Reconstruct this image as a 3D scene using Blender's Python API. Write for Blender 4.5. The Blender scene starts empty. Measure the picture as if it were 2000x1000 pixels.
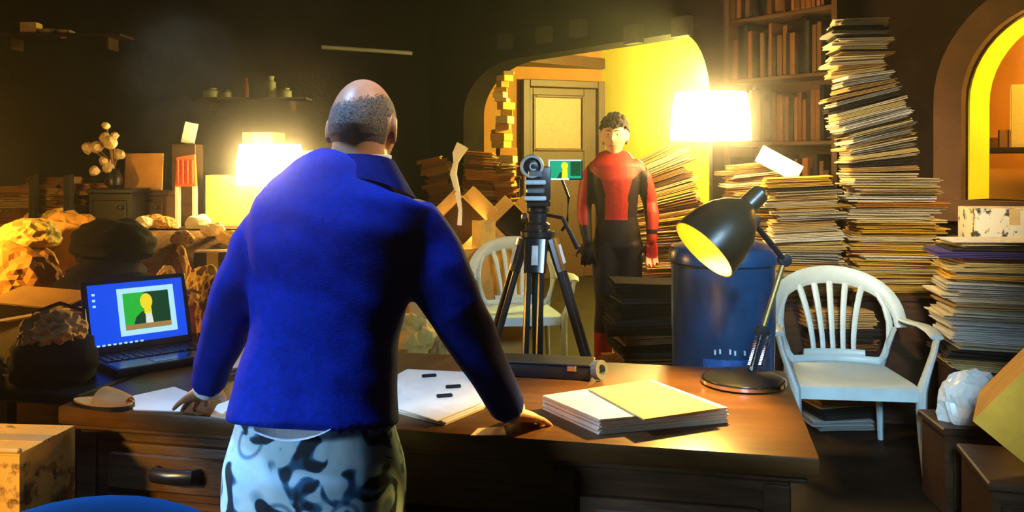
import bpy, bmesh, math, random
from mathutils import Vector, Matrix, Euler, noise

random.seed(7)
PI = math.pi
C = bpy.context.scene.collection

# ------------------------------------------------------------------ camera, world, lights, exposure
F, H, HY = 1700.0, 1.43, 317.0          # focal length in px (2000 px wide), eye height, horizon row
cam_d = bpy.data.cameras.new('camera')
cam_d.sensor_width = 36.0
cam_d.lens = F / 2000 * 36
cam_d.shift_y = -(500 - HY) / 2000
cam_d.clip_start = 0.05
cam = bpy.data.objects.new('camera', cam_d)
cam.location = (0, 0, H)
cam.rotation_euler = (PI / 2, 0, 0)
C.objects.link(cam)
S = bpy.context.scene
S.camera = cam

world = bpy.data.worlds.new('world')
S.world = world
world.use_nodes = True
bg = world.node_tree.nodes['Background']
bg.inputs['Color'].default_value = (0.02, 0.03, 0.05, 1)
bg.inputs['Strength'].default_value = 0.05

vsc = world.node_tree.nodes.new('ShaderNodeVolumeScatter')        # haze added to give the lamps a soft bloom
vsc.inputs['Density'].default_value = 0.027
vsc.inputs['Anisotropy'].default_value = 0.97
world.node_tree.links.new(vsc.outputs['Volume'], world.node_tree.nodes['World Output'].inputs['Volume'])

S.view_settings.view_transform = 'Standard'
S.view_settings.look = 'None'
S.view_settings.gamma = 1
S.view_settings.use_curve_mapping = False
S.view_settings.exposure = 0.0
S.cycles.use_denoising = True
S.cycles.max_bounces = 6
S.cycles.volume_bounces = 0
S.cycles.sample_clamp_indirect = 8


def light(name, kind, loc, power, col, size=0.1, target=None, **kw):
    d = bpy.data.lights.new(name, kind)
    d.energy = power
    d.color = col
    if kind == 'AREA':
        d.size = size
    elif kind in ('POINT', 'SPOT'):
        d.shadow_soft_size = size
    for k, v in kw.items():
        setattr(d, k, v)
    o = bpy.data.objects.new(name, d)
    o.location = loc
    if target is not None:
        o.rotation_euler = (Vector(target) - Vector(loc)).to_track_quat('-Z', 'Y').to_euler()
    C.objects.link(o)
    return o


light('set_softbox', 'AREA', (-1.25, 1.72, 3.2), 12.5, (0.26, 0.50, 1.0), 0.5, (-0.55, 2.05, 1.36), spread=math.radians(50))
light('set_side_softbox', 'AREA', (-2.3, 0.7, 1.2), 2.4, (0.50, 0.74, 1.0), 0.35, (-0.55, 1.95, 0.62), spread=math.radians(30))
light('highlight_fill_light', 'AREA', (1.5, 0.5, 2.4), 6, (0.45, 0.74, 1.0), 0.35, (0.45, 3.5, 1.1), spread=math.radians(28))  # unseen light added to put cool highlights on the bin and tripod
light('set_low_softbox', 'AREA', (0.45, 0.2, 1.75), 5.5, (0.45, 0.74, 1.0), 0.45, (1.62, 4.1, 0.30), spread=math.radians(25))
light('ceiling_beam', 'SPOT', (-3.3, 8.0, 3.3), 600, (0.50, 0.85, 0.95), 0.1, (-3.55, 9.2, 2.7), spot_size=math.radians(46), spot_blend=1.0)
light('alcove_fill_light', 'POINT', (2.05, 8.35, 2.3), 1250, (1.0, 0.85, 0.20), 0.15)  # unseen fill light added to brighten the yellow alcove wall
light('side_room_light', 'POINT', (3.62, 5.15, 2.1), 70, (1.0, 0.56, 0.08), 0.10)
light('side_table_lamp_light', 'POINT', (-2.62, 3.45, 1.32), 95, (1.0, 0.50, 0.07), 0.06)
light('carton_fill_spot', 'SPOT', (-2.0, 0.9, 1.35), 190, (1.0, 0.58, 0.10), 0.06, (-1.27, 2.1, 0.58), spot_size=math.radians(22), spot_blend=0.4)  # off-camera spot added to brighten the carton at the desk's left
light('bare_bulb_light', 'POINT', (-0.262, 6.56, 0.90), 14, (1.0, 0.66, 0.14), 0.03)
light('stack_spot', 'SPOT', (0.7, 0.9, 2.5), 1450, (1.0, 0.84, 0.56), 0.10, (2.02, 4.9, 1.22), spot_size=math.radians(27), spot_blend=0.9)
light('hair_light', 'SPOT', (1.0, 1.95, 2.9), 150, (1.0, 0.88, 0.70), 0.08, (-0.33, 2.08, 1.56), spot_size=math.radians(15), spot_blend=0.8)


def at(px, py, d):
    return Vector(((px - 1000) * d / F, d, H - (py - HY) * d / F))


def on(px, py, z):
    d = (H - z) * F / (py - HY)
    return Vector(((px - 1000) * d / F, d, z))


# ------------------------------------------------------------------ materials
MATS = {}


def mat(name, col=(0.5, 0.5, 0.5), rough=0.6, var=0.25, scale=12.0, bump=0.15, metal=0.0, spec=0.4,
        emit=None, objcol=False, stretch=(1, 1, 1), col2=None, thr=None, bscale=None, coat=0.0, trans=0.0):
    if name in MATS:
        return MATS[name]
    m = bpy.data.materials.new(name)
    m.use_nodes = True
    nt = m.node_tree
    N, L = nt.nodes, nt.links
    b = N['Principled BSDF']
    b.inputs['Roughness'].default_value = rough
    b.inputs['Metallic'].default_value = metal
    b.inputs['Specular IOR Level'].default_value = spec
    b.inputs['Coat Weight'].default_value = coat
    tc = N.new('ShaderNodeTexCoord')
    mp = N.new('ShaderNodeMapping')
    mp.inputs['Scale'].default_value = stretch
    L.new(tc.outputs['Object'], mp.inputs['Vector'])
    nz = N.new('ShaderNodeTexNoise')
    nz.inputs['Scale'].default_value = scale
    nz.inputs['Detail'].default_value = 6
    nz.inputs['Roughness'].default_value = 0.65
    L.new(mp.outputs['Vector'], nz.inputs['Vector'])
    mr = N.new('ShaderNodeMapRange')
    mr.inputs['From Min'].default_value = 0.3 if thr is None else thr - 0.03
    mr.inputs['From Max'].default_value = 0.7 if thr is None else thr + 0.03
    L.new(nz.outputs['Fac'], mr.inputs['Value'])
    mx = N.new('ShaderNodeMix')
    mx.data_type = 'RGBA'
    L.new(mr.outputs['Result'], mx.inputs['Factor'])
    if objcol:
        oi = N.new('ShaderNodeObjectInfo')
        dk = N.new('ShaderNodeMix')
        dk.data_type = 'RGBA'
        dk.blend_type = 'MULTIPLY'
        dk.inputs['Factor'].default_value = 1
        k = 1 - var
        dk.inputs['B'].default_value = (k, k * 0.95, k * 0.88, 1)
        L.new(oi.outputs['Color'], dk.inputs['A'])
        L.new(dk.outputs['Result'], mx.inputs['A'])
        L.new(oi.outputs['Color'], mx.inputs['B'])
    else:
        c2 = col2 or tuple(min(1, c * (1 + var)) for c in col)
        c1 = col if col2 else tuple(c * (1 - var) for c in col)
        mx.inputs['A'].default_value = (*c1, 1)
        mx.inputs['B'].default_value = (*c2, 1)
    L.new(mx.outputs['Result'], b.inputs['Base Color'])
    if bump:
        bp = N.new('ShaderNodeBump')
        bp.inputs['Strength'].default_value = bump
        bp.inputs['Distance'].default_value = 0.01
        if bscale:
            n2 = N.new('ShaderNodeTexNoise')
            n2.inputs['Scale'].default_value = bscale
            n2.inputs['Detail'].default_value = 4
            L.new(mp.outputs['Vector'], n2.inputs['Vector'])
            L.new(n2.outputs['Fac'], bp.inputs['Height'])
        else:
            L.new(nz.outputs['Fac'], bp.inputs['Height'])
        L.new(bp.outputs['Normal'], b.inputs['Normal'])
    if emit:
        b.inputs['Emission Color'].default_value = (*emit[0], 1)
        b.inputs['Emission Strength'].default_value = emit[1]
    if trans:
        b.inputs['Transmission Weight'].default_value = trans
    MATS[name] = m
    return m


PAPER = mat('paper', objcol=True, rough=0.75, spec=0.1, var=0.35, scale=9, stretch=(1, 1, 30), bump=0.5)
BOOKM = mat('book_cover', objcol=True, rough=0.6, spec=0.1, var=0.35, scale=14, bump=0.2)
CARD = mat('cardboard', (0.52, 0.27, 0.065), 0.75, 0.18, 9, 0.12)
CARD2 = mat('tan_cardboard', (0.60, 0.36, 0.10), 0.75, 0.15, 10, 0.12)
CARD_SHADE = mat('cardboard_inside_shade', (0.10, 0.042, 0.011), 0.8, 0.2, 9, 0.1)  # darker cardboard; the shade inside the cartons is painted in
TAPE = mat('packing_tape', (0.55, 0.38, 0.16), 0.25, 0.1, 20, 0.05)
DARKWOOD = mat('dark_wood', (0.045, 0.022, 0.010), 0.45, 0.45, 5, 0.18, stretch=(1, 8, 8), spec=0.22)
DESKTOP = mat('desk_top_wood', (0.10, 0.040, 0.009), 0.38, 0.4, 4, 0.06, stretch=(1, 9, 9))
DESKWOOD = mat('desk_wood', (0.085, 0.040, 0.016), 0.5, 0.45, 6, 0.2, stretch=(1, 7, 7))
BLACKM = mat('black_metal', (0.012, 0.012, 0.014), 0.28, 0.2, 30, 0.03, spec=0.6)
BLACKP = mat('black_plastic', (0.010, 0.010, 0.012), 0.35, 0.2, 40, 0.05)
CLOTHK = mat('black_cloth', (0.006, 0.005, 0.005), 0.9, 0.4, 18, 0.6, spec=0.06)
CHROME = mat('chrome', (0.75, 0.75, 0.78), 0.15, 0.05, 20, 0.0, metal=1.0)
GREYM = mat('grey_metal', (0.30, 0.33, 0.36), 0.3, 0.15, 20, 0.03, metal=0.7)
WHITEPL = mat('white_plastic', (0.44, 0.53, 0.53), 0.38, 0.12, 7, 0.06)
BLUEPL = mat('blue_plastic', (0.03, 0.20, 0.62), 0.3, 0.12, 7, 0.05)
WALLD = mat('dark_plaster', (0.010, 0.0065, 0.0045), 0.9, 0.5, 3.5, 0.5, bscale=26, spec=0.03)
WALLB = mat('brown_plaster', (0.075, 0.034, 0.013), 0.85, 0.35, 5, 0.4, bscale=24)
CEIL = mat('dark_ceiling', (0.010, 0.007, 0.006), 0.95, 0.5, 4, 0.5, bscale=20, spec=0.03)
FLOORM = mat('dark_floor', (0.016, 0.009, 0.005), 0.6, 0.5, 5, 0.2, spec=0.15)
YELLOWW = mat('yellow_plaster', (0.88, 0.76, 0.02), 0.85, 0.08, 4, 0.08)
ORANGEW = mat('orange_plaster', (0.80, 0.30, 0.015), 0.85, 0.1, 4, 0.08)
DOORW = mat('brown_door_wood', (0.055, 0.018, 0.004), 0.5, 0.4, 6, 0.2, stretch=(6, 6, 1))
FROST = mat('frosted_glass', (0.20, 0.085, 0.008), 0.35, 0.45, 55, 0.5, spec=0.6)
SKIN = mat('skin', (0.56, 0.25, 0.12), 0.42, 0.12, 30, 0.08, spec=0.45)
SKIN2 = mat('fair_skin', (0.72, 0.42, 0.28), 0.5, 0.1, 30, 0.05)
STUB = mat('grey_stubble', (0.020, 0.017, 0.014), 0.75, 0.2, 230, 0.4, col2=(0.26, 0.21, 0.17))
HAIRD = mat('brown_hair', (0.014, 0.008, 0.005), 0.65, 0.5, 60, 0.8, stretch=(1, 1, 0.3))
JACKET = mat('blue_jacket_cloth', (0.0015, 0.018, 0.27), 0.78, 0.25, 60, 0.12, bscale=240, spec=0.12)
SHIRT = mat('white_shirt', (0.86, 0.87, 0.88), 0.8, 0.1, 20, 0.1)
REDS = mat('red_suit', (0.36, 0.014, 0.010), 0.5, 0.25, 40, 0.25, bscale=160)
DARKS = mat('dark_suit', (0.008, 0.006, 0.008), 0.5, 0.3, 40, 0.25, bscale=160, spec=0.2)
EYEW = mat('eye_white', (0.7, 0.68, 0.62), 0.25, 0.05, 30, 0)
EYED = mat('eye_iris', (0.03, 0.015, 0.008), 0.2, 0.2, 60, 0)
CRUMP = mat('brown_paper', (0.50, 0.27, 0.075), 0.8, 0.35, 7, 0.5, bscale=30)
CRUMPY = mat('yellow_paper', (0.72, 0.48, 0.12), 0.8, 0.25, 7, 0.4, bscale=30)
CRUMPO = mat('orange_paper', (0.66, 0.29, 0.05), 0.8, 0.3, 7, 0.45, bscale=30)
CREAM = mat('cream_paper', (0.76, 0.66, 0.48), 0.8, 0.14, 9, 0.15)
WHITEPAP = mat('white_paper', (0.82, 0.79, 0.72), 0.8, 0.07, 9, 0.06)
BINBLUE = mat('dark_blue_plastic', (0.006, 0.034, 0.085), 0.26, 0.3, 9, 0.1, spec=0.6)
REDP = mat('orange_red_paint', (0.72, 0.10, 0.02), 0.6, 0.25, 22, 0.15)
RUG = mat('brown_woven_blanket', (0.30, 0.17, 0.055), 0.95, 0.6, 34, 0.9, stretch=(1, 1, 2))
SHADEOUT = mat('dark_olive_enamel', (0.026, 0.019, 0.009), 0.35, 0.25, 14, 0.05)
SHADEIN = mat('yellow_enamel', (0.80, 0.48, 0.035), 0.45, 0.05, 14, 0)
LAMPGLOW = mat('glowing_shade', (1, 0.9, 0.7), 0.6, 0.02, 5, 0, emit=((1.0, 0.66, 0.22), 62.0))
BULB = mat('bulb_glow', (1, 0.9, 0.7), 0.4, 0.02, 5, 0, emit=((1.0, 0.72, 0.26), 28.0))
TANL = mat('tan_leather', (0.56, 0.33, 0.11), 0.55, 0.2, 20, 0.1)
SCR_BLUE = mat('screen_blue', (0.0, 0.02, 0.2), 0.2, 0.1, 6, 0, emit=((0.004, 0.07, 0.80), 1.1))
SCR_CYAN = mat('screen_cyan', (0.1, 0.3, 0.3), 0.2, 0.1, 6, 0, emit=((0.45, 0.85, 1.0), 1.0))
SCR_GREEN = mat('screen_green', (0.0, 0.2, 0.02), 0.2, 0.1, 6, 0, emit=((0.02, 0.52, 0.04), 0.9))
SCR_DKGREEN = mat('screen_dark_green', (0.0, 0.05, 0.01), 0.2, 0.1, 6, 0, emit=((0.0, 0.05, 0.012), 0.9))
SCR_TEAL = mat('screen_teal', (0.0, 0.15, 0.08), 0.2, 0.1, 6, 0, emit=((0.01, 0.40, 0.20), 0.9))
SCR_YEL = mat('screen_yellow', (0.4, 0.35, 0.0), 0.2, 0.1, 6, 0, emit=((0.9, 0.72, 0.02), 1.0))
SCR_WHITE = mat('screen_white', (0.4, 0.4, 0.4), 0.2, 0.05, 6, 0, emit=((0.8, 0.9, 0.85), 0.9))
SCR_TAN = mat('screen_tan', (0.2, 0.1, 0.03), 0.2, 0.3, 60, 0, emit=((0.38, 0.24, 0.07), 0.9))


def trouser_mat():
    m = bpy.data.materials.new('patterned_trouser_cloth')
    m.use_nodes = True
    nt = m.node_tree
    N, L = nt.nodes, nt.links
    b = N['Principled BSDF']
    b.inputs['Roughness'].default_value = 0.85
    tc = N.new('ShaderNodeTexCoord')
    n1 = N.new('ShaderNodeTexNoise')
    n1.inputs['Scale'].default_value = 14.5
    n1.inputs['Detail'].default_value = 1.2
    n1.inputs['Distortion'].default_value = 1.1
    L.new(tc.outputs['Object'], n1.inputs['Vector'])
    r1 = N.new('ShaderNodeValToRGB')
    r1.color_ramp.elements[0].position = 0.385
    r1.color_ramp.elements[0].color = (0.004, 0.012, 0.022, 1)
    r1.color_ramp.elements[1].position = 0.425
    r1.color_ramp.elements[1].color = (0.02, 0.12, 0.26, 1)
    e = r1.color_ramp.elements.new(0.455)
    e.color = (0.36, 0.56, 0.66, 1)
    e = r1.color_ramp.elements.new(0.66)
    e.color = (0.50, 0.66, 0.72, 1)
    L.new(n1.outputs['Fac'], r1.inputs['Fac'])
    v = N.new('ShaderNodeTexVoronoi')
    v.inputs['Scale'].default_value = 9
    L.new(tc.outputs['Object'], v.inputs['Vector'])
    r2 = N.new('ShaderNodeValToRGB')
    r2.color_ramp.interpolation = 'LINEAR'
    els = r2.color_ramp.elements
    els[0].position, els[0].color = 0.24, (1, 1, 1, 1)
    els[1].position, els[1].color = 0.36, (1, 1, 1, 1)
    e = els.new(0.275); e.color = (0.05, 0.2, 0.38, 1)
    e = els.new(0.31); e.color = (0.05, 0.2, 0.38, 1)
    L.new(v.outputs['Distance'], r2.inputs['Fac'])
    mx = N.new('ShaderNodeMix')
    mx.data_type = 'RGBA'
    mx.blend_type = 'MULTIPLY'
    mx.inputs['Factor'].default_value = 0.75
    L.new(r1.outputs['Color'], mx.inputs['A'])
    L.new(r2.outputs['Color'], mx.inputs['B'])
    L.new(mx.outputs['Result'], b.inputs['Base Color'])
    return m


TROUSER = trouser_mat()


# ------------------------------------------------------------------ mesh helpers
def obj(name, bm, m, parent=None, smooth=35, loc=None, rot=None):
    me = bpy.data.meshes.new(name)
    bmesh.ops.recalc_face_normals(bm, faces=bm.faces[:])
    bm.to_mesh(me)
    bm.free()
    return link(name, me, m, parent, smooth, loc, rot)


def link(name, me, m, parent=None, smooth=35, loc=None, rot=None):
    for x in (m if isinstance(m, (list, tuple)) else [m]):
        me.materials.append(x)
    if smooth:
        me.shade_smooth()
        me.set_sharp_from_angle(angle=math.radians(smooth))
    o = bpy.data.objects.new(name, me)
    C.objects.link(o)
    if parent is not None:
        o.parent = parent
    if loc is not None:
        o.location = loc
    if rot is not None:
        o.rotation_euler = rot
    return o


def tag(o, label, cat, group=None, kind=None):
    o['label'] = label
    if cat:
        o['category'] = cat
    if group:
        o['group'] = group
    if kind:
        o['kind'] = kind
    return o


def thing(name, label, cat, loc=(0, 0, 0), rotz=0.0, group=None, rot=None):
    o = bpy.data.objects.new(name, None)
    o.empty_display_size = 0.05
    C.objects.link(o)
    o.location = loc
    o.rotation_euler = rot if rot is not None else (0, 0, rotz)
    return tag(o, label, cat, group)


def struct(name, bm, m, label=None, parent=None, smooth=30):
    o = obj(name, bm, m, parent, smooth)
    if parent is None:
        o['kind'] = 'structure'
    if label:
        o['label'] = label
    return o


def copy_tree(o, parent=None):
    c = o.copy()
    C.objects.link(c)
    if parent is not None:
        c.parent = parent
    for ch in list(o.children):
        copy_tree(ch, c)
    return c


def T(x=0, y=0, z=0):
    return Matrix.Translation((x, y, z))


def R(a, ax):
    return Matrix.Rotation(math.radians(a), 4, ax)


def box(bm, c, s, M=None, bev=0.0, seg=1):
    r = bmesh.ops.create_cube(bm, size=1.0)
    vs = r['verts']
    X = T(*c) @ Matrix.Diagonal((s[0], s[1], s[2], 1))
    if M is not None:
        X = M @ X
    bmesh.ops.transform(bm, matrix=X, verts=vs)
    if bev:
        es = list({e for v in vs for e in v.link_edges})
        bmesh.ops.bevel(bm, geom=es, offset=bev, segments=seg, affect='EDGES', profile=0.6)


def bx(c, s, M=None, bev=0.0, seg=1):
    bm = bmesh.new()
    box(bm, c, s, M, bev, seg)
    return bm


def frame(t, up):
    t = t.normalized()
    a = t.cross(up)
    if a.length < 1e-4:
        a = t.cross(Vector((1, 0, 0)))
        if a.length < 1e-4:
            a = t.cross(Vector((0, 1, 0)))
    a.normalize()
    return a, a.cross(t).normalized()


def loft(bm, pts, rads, n=12, up=Vector((0, 0, 1)), cap='flat', power=2.0):
    """Swept tube; rads are floats or (side, up) pairs."""
    pts = [Vector(p) for p in pts]
    rads = [(r, r) if not isinstance(r, (tuple, list)) else r for r in rads]
    if cap == 'round':
        t0 = (pts[0] - pts[1]).normalized()
        t1 = (pts[-1] - pts[-2]).normalized()
        r0, r1 = rads[0], rads[-1]
        m0, m1 = min(r0), min(r1)
        pre = [(pts[0] + t0 * m0 * k, (r0[0] * q, r0[1] * q)) for k, q in ((0.92, 0.38), (0.6, 0.78))]
        post = [(pts[-1] + t1 * m1 * k, (r1[0] * q, r1[1] * q)) for k, q in ((0.6, 0.78), (0.92, 0.38))]
        pts = [p for p, _ in pre] + pts + [p for p, _ in post]
        rads = [r for _, r in pre] + rads + [r for _, r in post]
    rings = []
    for i, p in enumerate(pts):
        t = pts[min(i + 1, len(pts) - 1)] - pts[max(i - 1, 0)]
        a, b = frame(t, up)
        ra, rb = rads[i]
        ring = []
        for k in range(n):
            th = 2 * PI * k / n
            c, s = math.cos(th), math.sin(th)
            if power != 2.0:
                c = math.copysign(abs(c) ** (2 / power), c)
                s = math.copysign(abs(s) ** (2 / power), s)
            ring.append(bm.verts.new(p + a * (ra * c) + b * (rb * s)))
        rings.append(ring)
    for i in range(len(rings) - 1):
        for k in range(n):
            bm.faces.new((rings[i][k], rings[i][(k + 1) % n], rings[i + 1][(k + 1) % n], rings[i + 1][k]))
    bm.faces.new(list(reversed(rings[0])))
    bm.faces.new(rings[-1])


def lf(pts, rads, n=12, **kw):
    bm = bmesh.new()
    loft(bm, pts, rads, n, **kw)
    return bm


def lathe(bm, prof, n=28, M=None):
    vs0 = len(bm.verts)
    rings = []
    for r, z in prof:
        ring = []
        for k in range(n):
            th = 2 * PI * k / n
            v = Vector((r * math.cos(th), r * math.sin(th), z))
            ring.append(bm.verts.new(M @ v if M is not None else v))
        rings.append(ring)
    for i in range(len(rings) - 1):
        for k in range(n):
            bm.faces.new((rings[i][k], rings[i][(k + 1) % n], rings[i + 1][(k + 1) % n], rings[i + 1][k]))
    return rings


def lt(prof, n=28, M=None, capb=True, capt=True):
    bm = bmesh.new()
    r = lathe(bm, prof, n, M)
    if capb:
        bm.faces.new(list(reversed(r[0])))
    if capt:
        bm.faces.new(r[-1])
    return bm


def prism(bm, poly, z0, z1, M=None):
    lo = [bm.verts.new((M @ Vector((x, y, z0))) if M else Vector((x, y, z0))) for x, y in poly]
    hi = [bm.verts.new((M @ Vector((x, y, z1))) if M else Vector((x, y, z1))) for x, y in poly]
    bm.faces.new(list(reversed(lo)))
    bm.faces.new(hi)
    n = len(poly)
    for i in range(n):
        bm.faces.new((lo[i], lo[(i + 1) % n], hi[(i + 1) % n], hi[i]))


def pm(poly, z0, z1, M=None):
    bm = bmesh.new()
    prism(bm, poly, z0, z1, M)
    return bm


def remesh(bm, voxel, smooth=2):
    """One continuous surface out of overlapping lofts."""
    bmesh.ops.recalc_face_normals(bm, faces=bm.faces[:])
    me = bpy.data.meshes.new('tmp')
    bm.to_mesh(me)
    bm.free()
    o = bpy.data.objects.new('tmp', me)
    C.objects.link(o)
    md = o.modifiers.new('r', 'REMESH')
    md.mode = 'VOXEL'
    md.voxel_size = voxel
    dg = bpy.context.evaluated_depsgraph_get()
    m2 = bpy.data.meshes.new_from_object(o.evaluated_get(dg))
    bpy.data.objects.remove(o)
    bpy.data.meshes.remove(me)
    b2 = bmesh.new()
    b2.from_mesh(m2)
    bpy.data.meshes.remove(m2)
    for _ in range(smooth):
        bmesh.ops.smooth_vert(b2, verts=b2.verts[:], factor=0.5, use_axis_x=True, use_axis_y=True, use_axis_z=True)
    return b2


def crumple_bm(size, seed, sub=4, amp=0.35, freq=1.6, flat=True, cloth=False):
    bm = bmesh.new()
    bmesh.ops.create_icosphere(bm, subdivisions=sub, radius=1.0)
    o = Vector((seed * 3.7, seed * 1.3, seed * 7.1))
    for v in bm.verts:
        p = v.co.copy()
        if cloth:
            q_ = Vector((p.x * 0.9, p.y * 0.9, p.z * 3.2)) * freq * 0.6 + o
            d = 0.9 * noise.noise(q_) + 0.35 * noise.noise(q_ * 2.3)
        else:
            f = noise.voronoi(p * freq * 1.25 + o)[0]
            f2 = noise.voronoi(p * freq * 2.9 + o)[0]
            d = 0.75 * (0.32 - (f[1] - f[0])) + 0.28 * (0.3 - (f2[1] - f2[0])) + 0.5 * noise.noise(p * freq * 0.8 + o)
        q = p * (1 + amp * d)
        if flat:
            z = (max(q.z, -0.55) + 0.55) / 1.5
            v.co = Vector((q.x * size[0] / 2, q.y * size[1] / 2, z * size[2]))
        else:
            v.co = Vector((q.x * size[0] / 2, q.y * size[1] / 2, q.z * size[2] / 2))
    return bm


def crumple(name, label, cat, loc, size, seed, m, rotz=0.0, group=None, **kw):
    o = obj(name, crumple_bm(size, seed, **kw), m, None, 60 if kw.get('cloth') else 9, loc, (0, 0, rotz))
    return tag(o, label, cat, group)


def islands(bm_, name, m, parent, label):
    left = set(bm_.verts)
    while left:
        st, isl = [left.pop()], set()
        while st:
            v = st.pop()
            isl.add(v)
            for e in v.link_edges:
                w = e.other_vert(v)
                if w in left:
                    left.discard(w)
                    st.append(w)
        if len(isl) < 30:
            continue
        b = bm_.copy()
        ids = {v.index for v in isl}
        b.verts.ensure_lookup_table()
        bmesh.ops.delete(b, geom=[v for v in b.verts if v.index not in ids], context='VERTS')
        obj(name, b, m, parent, 60)['label'] = label
    bm_.free()


ORD = ('topmost|second|third|fourth|fifth|sixth|seventh|eighth|ninth|tenth|eleventh|twelfth|thirteenth|fourteenth|fifteenth|sixteenth|'
       'seventeenth|eighteenth|nineteenth|twentieth|twenty-first|twenty-second|twenty-third|twenty-fourth|twenty-fifth|twenty-sixth|'
       'twenty-seventh|twenty-eighth|twenty-ninth|thirtieth').split('|')

# ------------------------------------------------------------------ the room
A = Vector((-0.54, 9.71))
U = Vector((1.32, -1.73)).normalized()
NRM = Vector((U.y, -U.x))                 # towards the camera
if NRM.y > 0:
    NRM = -NRM
WH = 3.35                                 # ceiling height


def wall_s(px):
    """distance along the back wall at which the ray through column px meets it"""
    k = (px - 1000) / F
    return (k * A.y - A.x) / (U.x - k * U.y)


def wp(s, off=0.0, z=0.0):
    p = A + U * s + NRM * off
    return Vector((p.x, p.y, z))


def hexa(bm, p):
    v = [bm.verts.new(q) for q in p]
    for f in ((0, 3, 2, 1), (4, 5, 6, 7), (0, 1, 5, 4), (1, 2, 6, 5), (2, 3, 7, 6), (3, 0, 4, 7)):
        bm.faces.new([v[i] for i in f])


def wcol(bm, s0, s1, zl0, zl1, zh0, zh1, o0=0.0, o1=-0.28):
    hexa(bm, [wp(s0, o0, zl0), wp(s1, o0, zl1), wp(s1, o1, zl1), wp(s0, o1, zl0),
              wp(s0, o0, zh0), wp(s1, o0, zh1), wp(s1, o1, zh1), wp(s0, o1, zh0)])


SA0, SA1 = 0.0, wall_s(1386)
ZT = 2.50


def arch1(s):
    l, r = 0.95, 0.34
    if s < SA0 + l:
        k = 1 - (s - SA0) / l
        return 1.95 + (ZT - 1.95) * math.sqrt(max(0, 1 - k * k))
    if s > SA1 - r:
        k = 1 - (SA1 - s) / r
        return 1.95 + (ZT - 1.95) * math.sqrt(max(0, 1 - k * k))
    return ZT


SB0 = wall_s(1886)
SB1 = SB0 + 1.12
ZS = 1.20


def arch2(s):
    c, w = (SB0 + SB1) / 2, (SB1 - SB0) / 2
    k = (s - c) / w
    return 1.80 + 0.55 * math.sqrt(max(0, 1 - k * k))


bm = bmesh.new()
wcol(bm, -0.7, SA0, 0, 0, WH, WH)
NA = 40
ss = [SA0 + (SA1 - SA0) * (0.5 - 0.5 * math.cos(PI * i / NA)) for i in range(NA + 1)]
for i in range(NA):
    wcol(bm, ss[i], ss[i + 1], arch1(ss[i]), arch1(ss[i + 1]), WH, WH)
wcol(bm, SA1, SB0, 0, 0, WH, WH)
ss2 = [SB0 + (SB1 - SB0) * (0.5 - 0.5 * math.cos(PI * i / 24)) for i in range(25)]
for i in range(24):
    wcol(bm, ss2[i], ss2[i + 1], arch2(ss2[i]), arch2(ss2[i + 1]), WH, WH)
wcol(bm, SB0, SB1, 0, 0, ZS, ZS)
wcol(bm, SB1, SB1 + 2.2, 0, 0, WH, WH)
struct('wall_back', bm, WALLD, 'dark plaster wall with a wide arched opening and an arched hatch')

# brown trim around the right hatch, in segments
bm = bmesh.new()
tw = 0.17
pts = [(SB0, ZS - 0.02)] + [(SB0, 1.35), (SB0, 1.55)] + [(s, arch2(s)) for s in ss2] + [(SB1, 1.55), (SB1, ZS - 0.02)]
cx = (SB0 + SB1) / 2
outer = []
for s, z in pts:
    if z <= 1.8:
        outer.append((s - tw if s < cx else s + tw, z))
    else:
        d = Vector((s - cx, z - 1.80)).normalized()
        outer.append((s + d.x * tw, z + d.y * tw))
for i in range(len(pts) - 1):
    a, b_, c_, d_ = pts[i], pts[i + 1], outer[i + 1], outer[i]
    hexa(bm, [wp(a[0], 0.06, a[1]), wp(b_[0], 0.06, b_[1]), wp(c_[0], 0.06, c_[1]), wp(d_[0], 0.06, d_[1]),
              wp(a[0], -0.02, a[1]), wp(b_[0], -0.02, b_[1]), wp(c_[0], -0.02, c_[1]), wp(d_[0], -0.02, d_[1])])
struct('trim_1', bm, WALLB, 'brown plaster band around the arched hatch')
bm = bmesh.new()
def lin(s, z, o, k):
    c_ = Vector((cx, 1.7))
    d = (Vector((s, z)) - c_).normalized() * k
    return wp(s - d.x, o, z - d.y)


for i in range(len(pts) - 1):
    a, b_ = pts[i], pts[i + 1]
    hexa(bm, [lin(a[0], a[1], -0.03, 0), lin(b_[0], b_[1], -0.03, 0), lin(b_[0], b_[1], -0.03, 0.012), lin(a[0], a[1], -0.03, 0.012),
              lin(a[0], a[1], -0.29, 0), lin(b_[0], b_[1], -0.29, 0), lin(b_[0], b_[1], -0.29, 0.012), lin(a[0], a[1], -0.29, 0.012)])
struct('trim_10', bm, YELLOWW, 'lining inside the arched hatch, the light on its reveal painted yellow')  # added lining; side-room light on the reveal is put into its colour
bm = bmesh.new()
wcol(bm, SB0 - 0.2, SB1 + 0.2, ZS - 0.13, ZS - 0.13, ZS, ZS, 0.09, 0.0)
struct('trim_2', bm, WALLB, 'brown sill under the arched hatch')

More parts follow.
